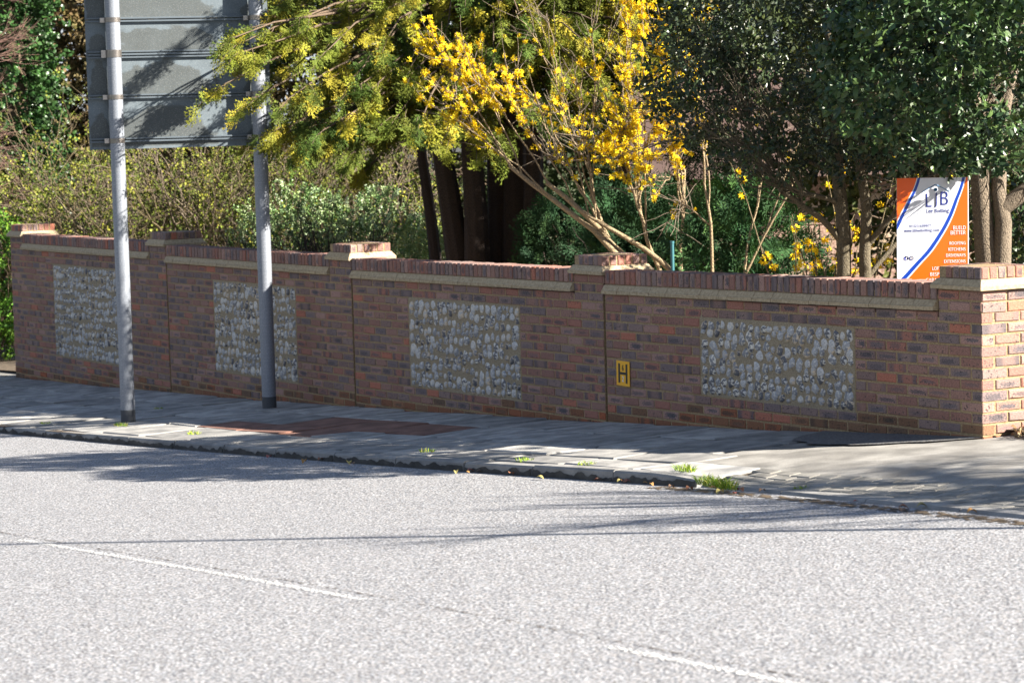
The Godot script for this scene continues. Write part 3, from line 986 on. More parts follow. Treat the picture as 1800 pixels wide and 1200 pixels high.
	for s in ["ROOFING", "KITCHENS", "DRIVEWAYS", "EXTENSIONS"]:
		lettering(face, s, [0.112, 0.120, 0.136, 0.150][k], X.call(0.955, 0.533 + 0.049 * k), M.board_white, 1); k += 1
	k = 0
	for s in ["LOFT", "BESPOKE", "GARAGE"]:
		lettering(face, s, [0.062, 0.118, 0.112][k], X.call([0.49, 0.46, 0.40][k], 0.735 + 0.047 * k), M.board_white, 2); k += 1

func build_hydrant_plate() -> void:
	var o := thing("hydrant_plate", "small yellow plate with a black letter H on the brickwork", "sign", W(4.372, 0.006, 0.128))
	o.basis = Basis(-ALONG, Vector3.UP, OUT) * Basis(Vector3(0, 0, 1), -0.012)
	mat("hydrant_yellow", Color(0.93, 0.68, 0.03), 0.45)
	mat("hydrant_black", Color(0.03, 0.03, 0.03), 0.5)
	var m := MB.new()
	m.box(Vector3(-0.096, -0.101, 0), Vector3(0.096, 0.101, 0.004))
	var pl := part("plate", m.mesh(), M.hydrant_yellow, o)
	var hm := MB.new()
	hm.box(Vector3(-0.066, -0.078, 0.004), Vector3(-0.042, 0.078, 0.006))
	hm.box(Vector3(0.042, -0.078, 0.004), Vector3(0.066, 0.078, 0.006))
	hm.box(Vector3(-0.042, -0.010, 0.004), Vector3(0.042, 0.010, 0.006))
	part("letter_h", hm.mesh(), M.hydrant_black, pl)
	lettering(pl, "6", 0.026, Vector3(0, 0.045, 0.005), M.hydrant_black, 0, 700)
	lettering(pl, "2", 0.026, Vector3(0, -0.045, 0.005), M.board_white, 0, 700)

# ---------------------------------------------------------------- plants
func frond_mesh(sd: int) -> ArrayMesh:
	# feathery cypress spray: thin scaly strands fanning from a stem along +y and nodding at the tips, about one unit long
	var r := RandomNumberGenerator.new(); r.seed = sd
	var m := MB.new()
	var blade := func(a: Vector3, b: Vector3, w: float) -> void:
		var s := (b - a).cross(Vector3(r.randf_range(-0.4, 0.4), r.randf_range(-0.3, 0.3), 1)).normalized() * w
		var mid := a.lerp(b, 0.5)
		m.quad(a, mid - s, b, mid + s)
	for i in 11:
		var t := i / 10.0
		var side := -1.0 if i % 2 else 1.0
		var o := Vector3(0, t * 0.5, -0.1 * t * t)
		var dir := Vector3(side * lerpf(0.85, 0.25, t) + r.randf_range(-0.12, 0.12), lerpf(0.55, 1.0, t), r.randf_range(-0.25, 0.2)).normalized()
		var ln := lerpf(0.55, 0.42, t) * r.randf_range(0.8, 1.15)
		var p := o
		for k in 3:
			var q := p + dir * ln / 3.0
			m.col = Color(1, 1, 1) * r.randf_range(0.85, 1.12)
			blade.call(p - dir * 0.02, q + dir * 0.02, 0.024)
			for e in [-1.0, 1.0]:
				var d := (dir + Vector3(dir.y * e, -dir.x * e, r.randf_range(-0.3, 0.3)) * 0.75).normalized()
				blade.call(p.lerp(q, 0.4), p.lerp(q, 0.4) + d * ln * 0.26, 0.014)
			p = q
			dir = (dir + Vector3(0, -0.1, -0.28)).normalized()
	blade.call(Vector3.ZERO, Vector3(0, 0.5, -0.1), 0.012)
	return m.mesh()

func sprig_mesh(sd: int, leaves: int, lw: float, ll: float, spread: float, fold := 0.25) -> ArrayMesh:
	# a twig tip with leaves; about one unit long along +y
	var r := RandomNumberGenerator.new(); r.seed = sd
	var m := MB.new()
	for i in leaves:
		var t := float(i) / leaves
		var an := i * 2.4 + r.randf() * 0.7
		var o := Vector3(r.randf_range(-0.1, 0.1), t * 0.75, r.randf_range(-0.1, 0.1))
		var out := Vector3(cos(an), 0, sin(an))
		var dir := (out * spread + Vector3(0, lerpf(0.15, 0.9, t), 0) + Vector3(r.randf_range(-0.3, 0.3), r.randf_range(-0.3, 0.3), r.randf_range(-0.3, 0.3))).normalized()
		var side := dir.cross(Vector3(out.z, 0.4, -out.x)).normalized()
		var up := side.cross(dir)
		var L := ll * r.randf_range(0.75, 1.2); var ww := lw * r.randf_range(0.8, 1.15)
		var tip := o + dir * L - up * L * 0.12
		var mid := o + dir * L * 0.5
		var q1 := o + dir * L * 0.32; var q2 := o + dir * L * 0.7
		m.col = Color(1, 1, 1) * r.randf_range(0.8, 1.15)
		m.quad(o, q1 + side * ww + up * fold * ww, q2 + side * ww * 0.8 + up * fold * ww, mid)
		m.quad(mid, q2 + side * ww * 0.8 + up * fold * ww, tip, tip.lerp(mid, 0.4))
		m.quad(mid, q2 - side * ww * 0.8 + up * fold * ww, q1 - side * ww + up * fold * ww, o)
		m.quad(tip.lerp(mid, 0.4), tip, q2 - side * ww * 0.8 + up * fold * ww, mid)
	return m.mesh()

func blossom_mesh(sd: int) -> ArrayMesh:
	# a knot of four-petalled flowers round a bit of stem
	var r := RandomNumberGenerator.new(); r.seed = sd
	var m := MB.new()
	for i in 7:
		var o := Vector3(r.randf_range(-0.35, 0.35), r.randf_range(-0.5, 0.5), r.randf_range(-0.35, 0.35))
		var ax := (o * 1.5 + Vector3(r.randf_range(-0.5, 0.5), r.randf_range(-0.7, 0.3), r.randf_range(-0.5, 0.5))).normalized()
		var x := ax.cross(Vector3(0.3, 0.8, 0.5)).normalized()
		m.col = Color(1, 1, 1) * r.randf_range(0.85, 1.1)
		for k in 4:
			var d := x.rotated(ax, TAU * k / 4 + 0.3)
			var s := ax.cross(d) * 0.13
			var b := o + ax * 0.08
			m.quad(o, b + d * 0.26 - s, b + d * 0.6 + ax * 0.12, b + d * 0.26 + s)
	return m.mesh()

func bough(m: MB, a: Vector3, b: Vector3, r0: float, r1: float, sag := 0.0, wob := 0.05, n := 6, sides := 6) -> Array:
	var pts := []; var rad := []
	var off := Vector3.ZERO
	for i in n + 1:
		var t := float(i) / n
		var p := a.lerp(b, t) + Vector3(0, sag * 4.0 * t * (1 - t), 0)
		if i > 0 and i < n:
			off = off * 0.5 + rv() * wob
			p += off
		pts.append(p); rad.append(lerpf(r0, r1, t))
	m.tube(pts, rad, sides)
	return pts

func along(pts: Array, t: float) -> Vector3:
	var f := clampf(t, 0, 1) * (pts.size() - 1)
	var i := mini(int(f), pts.size() - 2)
	return pts[i].lerp(pts[i + 1], f - i)

func twigs(m: MB, a: Vector3, dir: Vector3, ln: float, r: float, depth: int, tips: Array, kids := 3, spread := 0.7, droop := 0.0) -> void:
	var b := a + dir * ln + Vector3(0, -droop * ln, 0)
	var pts := bough(m, a, b, r, r * 0.55, 0.0, ln * 0.06, 4, 5 if depth > 1 else 4)
	if depth == 0:
		tips.append([b, dir])
		return
	for i in kids:
		var t := rng.randf_range(0.35, 1.0)
		var d := (dir + rv() * spread + Vector3(0, 0.1, 0)).normalized()
		twigs(m, along(pts, t), d, ln * rng.randf_range(0.5, 0.75), r * 0.55, depth - 1, tips, kids, spread, droop)
	tips.append([b, dir])

func tint(c: Color, v := 0.25, hue := 0.12) -> Color:
	var k := 1.0 + rng.randf_range(-v, v)
	return Color(c.r * k * (1 + rng.randf_range(-hue, hue)), c.g * k, c.b * k * (1 + rng.randf_range(-hue, hue)))

func build_conifer() -> void:
	var at := Vector3(-0.20, -0.60, -28.5)
	var o := thing("cypress_tree", "big golden-tipped cypress with several dark trunks behind the wall", "tree", at)
	var tops := [[Vector3(0.18, 0, 0.0), Vector3(-0.36, 1.35, 0.1), Vector3(-0.52, 2.7, 0.1), Vector3(-0.6, 6.5, 0.1), 0.135], [Vector3(0.02, 0, 0.25), Vector3(-0.14, 1.3, 0.3), Vector3(-0.17, 2.6, 0.3), Vector3(-0.2, 7.0, 0.2), 0.14], [Vector3(0.1, 0, -0.1), Vector3(0.07, 1.3, -0.1), Vector3(0.08, 2.6, -0.1), Vector3(0.1, 7.4, -0.1), 0.13], [Vector3(0.2, 0, 0.1), Vector3(0.28, 1.3, 0.0), Vector3(0.30, 2.6, 0.0), Vector3(0.35, 7.2, 0.0), 0.16], [Vector3(0.35, 0, 0.15), Vector3(0.46, 1.3, 0.2), Vector3(0.49, 2.6, 0.2), Vector3(0.6, 6.6, 0.2), 0.12], [Vector3(0.0, 0.1, -0.2), Vector3(-0.6, 1.2, -0.5), Vector3(-0.75, 2.6, -0.5), Vector3(-0.9, 5.6, -0.6), 0.07]]
	for t in tops:
		var m := MB.new()
		var pts := []; var rad := []
		for i in 13:
			var s := i / 12.0
			var p: Vector3
			if s < 0.25: p = t[0].bezier_interpolate(t[0] + Vector3(0, 0.25, 0) * 0 + (t[1] - t[0]) * 0.45 + Vector3(-0.08, -0.15, 0) * signf(t[0].x - t[1].x), t[1] - Vector3(0, 0.4, 0), t[1], s / 0.25)
			elif s < 0.45: p = t[1].lerp(t[2], (s - 0.25) / 0.2)
			else: p = t[2].lerp(t[3], (s - 0.45) / 0.55)
			pts.append(p + rv() * 0.015)
			rad.append(t[4] * lerpf(1.12, 0.32, s))
		m.tube(pts, rad, 22, false, 0.14)
		var tm := SurfaceTool.new()
		tm.create_from(m.mesh(), 0)
		tm.generate_normals()
		part("trunk", tm.commit(), M.bark_dark, o)
	var limbs := MB.new()
	var xs := [[], []]; var cs := [PackedColorArray(), PackedColorArray()]
	for i in 310:
		var an := rng.randf() * TAU
		var r := sqrt(rng.randf_range(0.16, 1.0))
		var tip := Vector3(-0.12 + cos(an) * r * 2.5, 0, 0.2 + sin(an) * r * 3.4)
		var low := 2.35
		if tip.x > 0.5: low = 2.75 + 0.35 * (tip.x - 0.5)
		if r > 0.75 and tip.x < 0.4: low = 2.6
		if tip.z < -0.4: low = 5.2
		tip.y = low + pow(rng.randf(), 1.35) * 3.6
		if i < 64:
			# the low skirt that hangs over the wall and the sign
			var u := i / 63.0
			tip = Vector3(lerpf(-2.35, 1.7, u) + rng.randf_range(-0.2, 0.2), 0, lerpf(3.4, 1.2, u) + rng.randf_range(-0.5, 0.4))
			tip.y = lerpf(2.50, 2.6, u) + 0.25 * sin(u * 9.0) + rng.randf_range(-0.15, 0.7) + (0.45 if u < 0.12 else 0.0)
			if u > 0.55: tip.y += 0.3
			if u > 0.36 and u < 0.72: tip.y += 0.45
		elif i < 150 and i % 2:
			tip = Vector3(rng.randf_range(-2.5, 1.2), rng.randf_range(3.2, 4.4), rng.randf_range(1.0, 3.2))
		elif i < 150:
			tip = Vector3(rng.randf_range(0.9, 2.9), rng.randf_range(3.15, 5.2), rng.randf_range(0.1, 2.2))
		var root := Vector3(clampf(tip.x * 0.12, -0.5, 0.5), tip.y + rng.randf_range(-0.1, 0.7), rng.randf_range(-0.1, 0.3))
		var pts := bough(limbs, root, tip, 0.028, 0.006, 0.22, 0.04, 6, 5)
		var tone := Color(0.165, 0.178, 0.022).lerp(Color(0.055, 0.095, 0.02), rng.randf())
		var out := (tip - root).normalized()
		for br in 6:
			var a := along(pts, rng.randf_range(0.45, 1.0))
			var bd := (out.rotated(Vector3.UP, rng.randf_range(-0.9, 0.9)) + Vector3(0, rng.randf_range(-0.55, -0.05), 0)).normalized()
			if br == 0:
				a = tip
				bd = (out + Vector3(0, -0.4, 0)).normalized()
			var e := a + bd * rng.randf_range(0.2, 0.45)
			var bp := bough(limbs, a, e, 0.006, 0.002, 0.03, 0.01, 3, 4)
			var young := 0.85 if rng.randf() < 0.3 else 0.0
			for k in 8:
				var t := rng.randf_range(0.1, 1.0)
				var d := (bd * 0.75 + Vector3(0, rng.randf_range(-0.9, -0.25), 0) + rv() * 0.35).normalized()
				var s := rng.randf_range(0.13, 0.25)
				var w := rng.randi_range(0, 1)
				xs[w].append(Transform3D(facing(d) * Basis.from_scale(Vector3(s, s, s)), along(bp, t) + rv() * 0.035))
				cs[w].append(tint(tone.lerp(Color(0.31, 0.275, 0.03), young)))
	part("limbs", limbs.mesh(), M.bark_brown, o)
	for w in 2:
		scatter("foliage", frond_mesh(5 + w), M.frond, xs[w], cs[w], o)

func build_forsythia() -> void:
	var at := Vector3(1.25, -0.25, -23.8)
	var o := thing("forsythia_shrub", "tall forsythia shrub in yellow bloom with pale bare stems leaning downhill", "shrub", at)
	var stems := MB.new(); var twig := MB.new()
	var xs := [[], []]; var cs := [PackedColorArray(), PackedColorArray()]
	var put := func(p: Vector3, s: float) -> void:
		var w := rng.randi_range(0, 1)
		xs[w].append(Transform3D(facing(rv() + Vector3(0, 0.2, 0)) * Basis.from_scale(Vector3(s, s, s)), p))
		cs[w].append(tint(Color(0.80, 0.62, 0.025), 0.15, 0.05))
	var wp := func(x: float, y: float, z: float) -> Vector3: return Vector3(x, y, z) - at
	# old stems leaning left, then young wands
	var main := [[wp.call(1.42, 0.55, -23.8), wp.call(0.35, 1.62, -23.9), 0.034], [wp.call(1.30, 0.6, -23.7), wp.call(0.02, 1.78, -24.0), 0.032], [wp.call(1.62, 0.62, -23.7), wp.call(0.62, 1.38, -23.8), 0.028], [wp.call(1.2, 0.3, -23.9), wp.call(0.75, 1.5, -24.1), 0.026], [wp.call(1.45, 0.4, -23.9), wp.call(1.12, 1.55, -23.7), 0.022], [wp.call(1.55, 0.4, -24.0), wp.call(1.62, 1.7, -24.2), 0.02], [wp.call(1.8, 0.2, -23.5), wp.call(1.75, 1.6, -23.6), 0.018], [wp.call(2.0, 0.2, -23.5), wp.call(2.25, 1.55, -23.7), 0.016], [wp.call(1.85, 0.3, -23.6), wp.call(2.55, 1.6, -23.5), 0.014]]
	var ends := []
	for s in main:
		var pts := bough(stems, Vector3(lerpf(s[0].x, 0.1, 0.5), 0, s[0].z), s[0], s[2] * 1.15, s[2] * 1.05, 0.0, 0.01, 3, 8)
		pts = bough(stems, s[0], s[1], s[2], s[2] * 0.6, 0.05, 0.025, 7, 8)
		ends.append(pts)
	# [tip, flower density, from stem]
	var wands := [[Vector3(-0.66, 2.98, -24.0), 70, 1], [Vector3(-0.45, 2.85, -23.9), 80, 0], [Vector3(-0.30, 2.72, -24.1), 70, 1], [Vector3(-0.15, 2.6, -23.8), 60, 0], [Vector3(-0.72, 2.38, -23.9), 60, 1], [Vector3(-0.5, 2.25, -24.0), 26, 1], [Vector3(0.3, 3.2, -24.0), 8, 0], [Vector3(0.12, 2.5, -23.9), 34, 0], [Vector3(0.42, 2.4, -23.7), 26, 3], [Vector3(0.65, 2.55, -24.0), 22, 3], [Vector3(0.8, 2.9, -24.1), 18, 3], [Vector3(0.62, 2.2, -23.6), 20, 2], [Vector3(0.9, 2.4, -23.9), 50, 4], [Vector3(1.05, 3.15, -24.0), 60, 4], [Vector3(1.22, 3.3, -23.8), 90, 4], [Vector3(1.35, 3.0, -24.0), 80, 5], [Vector3(1.45, 2.7, -24.1), 80, 5], [Vector3(1.1, 2.6, -23.7), 45, 4], [Vector3(1.2, 2.2, -23.7), 80, 4], [Vector3(0.95, 2.05, -23.6), 70, 4], [Vector3(0.8, 1.95, -23.6), 60, 4], [Vector3(1.35, 2.1, -23.8), 80, 5], [Vector3(1.5, 2.35, -23.9), 60, 5], [Vector3(1.5, 1.9, -23.8), 50, 5], [Vector3(1.15, 1.85, -23.6), 50, 4], [Vector3(1.65, 2.7, -23.7), 50, 6], [Vector3(1.7, 3.2, -23.9), 50, 6], [Vector3(1.75, 2.2, -23.6), 24, 6], [Vector3(2.4, 2.2, -23.7), 16, 7], [Vector3(2.6, 2.0, -23.5), 12, 8], [Vector3(0.35, 1.95, -23.8), 14, 2], [Vector3(1.25, 1.45, -23.6), 12, 5], [Vector3(1.45, 1.35, -23.7), 10, 6]]
	var more := []
	for w in wands:
		more.append(w)
		for e in 2:
			more.append([w[0] + rv() * Vector3(0.22, 0.24, 0.2), w[1] * 0.7, w[2], true])
	var last := []
	for w in more:
		var tip: Vector3 = w[0] - at
		var src: Array = ends[w[2]]
		var a := along(src, rng.randf_range(0.55, 1.0))
		if w.size() > 3: a = along(last, rng.randf_range(0.35, 0.7))
		var pts := bough(stems, a, tip, 0.009 if w.size() < 4 else 0.0055, 0.003, 0.06, 0.035, 7, 5)
		if w.size() < 4: last = pts
		for k in int(w[1] * 0.27):
			var t := 1.0 - pow(rng.randf(), 1.2) * 0.6
			var p := along(pts, t) + rv() * 0.035
			put.call(p, rng.randf_range(0.026, 0.050))
		for k in 7:
			var p := along(pts, rng.randf_range(0.3, 1.0))
			var d := (rv() + (tip - a).normalized() * 0.6 + Vector3(0, 0.2, 0)).normalized()
			var e := p + d * rng.randf_range(0.15, 0.45)
			var tp := bough(twig, p, e, 0.0045, 0.002, 0.0, 0.02, 3, 4)
			for q in int(w[1] * 0.045):
				put.call(along(tp, rng.randf_range(0.2, 1)) + rv() * 0.03, rng.randf_range(0.026, 0.048))
	part("stems", stems.mesh(), M.bark_pale, o)
	part("twigs", twig.mesh(), M.bark_grey, o).set_meta("kind", "stuff")
	for w in 2:
		scatter("blossom", blossom_mesh(15 + w), M.petal, xs[w], cs[w], o)

func crown(o: Node, centre: Vector3, rad: Vector3, n: int, low: Callable, meshes: Array, m: String, cols: Array, size: Vector2, hollow := 0.45, up := 0.2, gaps := -0.12) -> void:
	var xs := []; var cs := []
	for k in meshes.size():
		xs.append([]); cs.append(PackedColorArray())
	var f := noise(FastNoiseLite.TYPE_SIMPLEX, 0.9, int(absf(centre.x) * 100) + n, 2)
	var made := 0
	var tries := 0
	while made < n and tries < n * 12:
		tries += 1
		var p := rv()
		var l := p.length()
		if l < hollow and rng.randf() < 0.75: continue
		var w := centre + Vector3(p.x * rad.x, p.y * rad.y, p.z * rad.z)
		if w.y < low.call(w.x) + 0.12 * f.get_noise_2d(w.x * 3, w.z * 3): continue
		if f.get_noise_3d(w.x * 1.6, w.y * 1.6, w.z * 1.6) < gaps: continue
		var k := rng.randi_range(0, meshes.size() - 1)
		var s := rng.randf_range(size.x, size.y)
		var d := (Vector3(p.x, p.y * 0.6 + up, p.z) + rv() * 0.8).normalized()
		xs[k].append(Transform3D(facing(d) * Basis.from_scale(Vector3(s, s, s)), w))
		cs[k].append(tint(cols[rng.randi_range(0, cols.size() - 1)]))
		made += 1
	for k in meshes.size():
		scatter("foliage", meshes[k], M[m], xs[k], cs[k], o)

func build_evergreens() -> void:
	# left one: two stems close together, dense small dark leaves
	var at := Vector3(2.62, -0.15, -20.2)
	var o := thing("evergreen_tree", "dark small-leaved evergreen tree with twin olive stems behind the wall", "tree", at)
	var lv := [sprig_mesh(21, 11, 0.085, 0.30, 0.9), sprig_mesh(22, 9, 0.09, 0.32, 0.9)]
	var t1 := MB.new()
	t1.tube([Vector3(-0.07, 0, 0), Vector3(-0.07, 0.9, 0), Vector3(-0.06, 1.4, 0.0), Vector3(-0.10, 1.85, 0.02), Vector3(-0.12, 2.5, 0), Vector3(-0.2, 3.3, 0.1)], [0.062, 0.056, 0.055, 0.05, 0.035, 0.012], 10)
	part("trunk", t1.mesh(), M.bark_olive, o)
	var t2 := MB.new()
	t2.tube([Vector3(0.10, 0, 0.02), Vector3(0.10, 0.9, 0.02), Vector3(0.09, 1.25, 0.03), Vector3(0.11, 1.6, 0.05), Vector3(0.05, 1.95, 0.1), Vector3(0.2, 2.6, 0.2), Vector3(0.4, 3.2, 0.2)], [0.060, 0.052, 0.046, 0.042, 0.036, 0.026, 0.01], 10)
	part("trunk", t2.mesh(), M.bark_olive, o)
	var lm := MB.new()
	var limbs := [[Vector3(-0.08, 1.35, 0), Vector3(-0.55, 1.75, 0.2), 0.028], [Vector3(-0.55, 1.75, 0.2), Vector3(-0.85, 2.15, 0.3), 0.02], [Vector3(-0.08, 1.6, 0), Vector3(-0.4, 1.72, 0.3), 0.022], [Vector3(-0.4, 1.72, 0.3), Vector3(-0.72, 2.2, 0.4), 0.014], [Vector3(0.1, 1.3, 0.02), Vector3(0.45, 1.65, 0.25), 0.024], [Vector3(0.45, 1.65, 0.25), Vector3(0.65, 2.1, 0.4), 0.016], [Vector3(0.1, 1.05, 0.02), Vector3(0.5, 1.42, -0.1), 0.02], [Vector3(-0.08, 1.8, 0), Vector3(-0.6, 2.5, -0.3), 0.022], [Vector3(0.08, 1.9, 0.1), Vector3(0.6, 2.6, -0.2), 0.022], [Vector3(-0.1, 2.1, 0), Vector3(-1.0, 2.6, 0.1), 0.02], [Vector3(-0.1, 1.85, 0), Vector3(-1.15, 2.2, -0.2), 0.018], [Vector3(0.06, 1.95, 0.1), Vector3(0.9, 2.3, 0.3), 0.018]]
	var tips := []
	for l in limbs:
		var pts := bough(lm, l[0], l[1], l[2], l[2] * 0.7, 0.04, 0.02, 5, 7)
		for k in 7:
			var d: Vector3 = ((l[1] - l[0]).normalized() + rv() * 0.9 + Vector3(0, 0.35, 0)).normalized()
			twigs(lm, along(pts, rng.randf_range(0.4, 1)), d, rng.randf_range(0.3, 0.55), 0.009, 2, tips, 3, 0.9)
	part("limbs", lm.mesh(), M.bark_olive, o)
	var dark := [Color(0.034, 0.050, 0.022), Color(0.042, 0.062, 0.024), Color(0.052, 0.068, 0.022), Color(0.034, 0.046, 0.026)]
	var low := func(x: float) -> float: return 1.85 + 0.45 * smoothstep(-0.4, -1.5, x) * 0.6 - 0.1 * smoothstep(0.3, 1.0, x)
	crown(o, Vector3(-0.05, 2.65, 0.1), Vector3(1.5, 1.0, 1.1), 2800, low, lv, "glossy_leaf", dark, Vector2(0.11, 0.19), 0.45, 0.2, -0.04)
	# right one: two fluted grey-brown stems, larger glossier leaves
	at = Vector3(3.54, -0.05, -19.45)
	o = thing("evergreen_tree", "large-leaved glossy evergreen tree with thick forked trunk beside the corner pier", "tree", at)
	var a1 := MB.new()
	a1.tube([Vector3(0.0, 0, 0), Vector3(-0.01, 0.9, 0), Vector3(-0.04, 1.25, 0), Vector3(-0.07, 1.7, 0.0), Vector3(-0.09, 2.1, 0), Vector3(-0.2, 3.0, 0.1)], [0.11, 0.098, 0.078, 0.07, 0.06, 0.03], 12)
	part("trunk", a1.mesh(), M.bark_grey, o)
	var a2 := MB.new()
	a2.tube([Vector3(0.06, 0.6, 0.03), Vector3(0.07, 1.05, 0.04), Vector3(0.09, 1.4, 0.04), Vector3(0.06, 1.62, 0.02), Vector3(0.1, 2.1, -0.05), Vector3(0.3, 3.0, -0.1)], [0.08, 0.074, 0.064, 0.058, 0.05, 0.02], 12)
	part("trunk", a2.mesh(), M.bark_grey, o)
	var l2 := MB.new()
	bough(l2, Vector3(0.08, 1.5, 0.03), Vector3(0.55, 1.86, 0.1), 0.062, 0.05, 0.0, 0.01, 6, 10)
	bough(l2, Vector3(0.55, 1.86, 0.1), Vector3(1.2, 2.3, 0.1), 0.05, 0.03, 0.0, 0.03, 5, 8)
	tips = []
	for k in 20:
		var d := (rv() + Vector3(0, 0.5, 0)).normalized()
		twigs(l2, Vector3(-0.1, 2.0, 0) + rv() * 0.25, d, rng.randf_range(0.4, 0.6), 0.012, 2, tips, 3, 0.9)
	part("limbs", l2.mesh(), M.bark_grey, o)
	var big := [sprig_mesh(31, 8, 0.12, 0.42, 1.0, 0.2), sprig_mesh(32, 7, 0.13, 0.45, 1.0, 0.2)]
	var low2 := func(x: float) -> float: return 1.83 + 0.12 * smoothstep(-0.2, -0.8, x) + 0.9 * smoothstep(-0.07, 0.38, x)
	crown(o, Vector3(-0.27, 2.5, 1.05), Vector3(1.05, 0.85, 0.95), 1350, low2, big, "glossy_leaf", [Color(0.04, 0.075, 0.026), Color(0.05, 0.09, 0.032), Color(0.065, 0.11, 0.032), Color(0.032, 0.06, 0.026)], Vector2(0.12, 0.2), 0.45, 0.2, -0.05)

func low_bush(called: String, label: String, at: Vector3, rad: Vector3, n: int, meshes: Array, m: String, cols: Array, size: Vector2, wood: String, stems := 10, group := "", up := 0.4) -> Node3D:
	var o := thing(called, label, "shrub", at, group)
	var w := MB.new()
	var tips := []
	for i in stems:
		var an := TAU * i / stems + rng.randf()
		var d := Vector3(cos(an) * 0.5, 1, sin(an) * 0.5).normalized()
		twigs(w, Vector3(cos(an) * rad.x * 0.15, 0, sin(an) * rad.z * 0.15), d, rad.y * rng.randf_range(0.7, 1.0), 0.012, 2, tips, 3, 0.8)
	part("stems", w.mesh(), M[wood], o)
	crown(o, Vector3(0, rad.y * 0.95, 0), rad, n, func(_x: float) -> float: return 0.05, meshes, m, cols, size, 0.55, up)
	return o

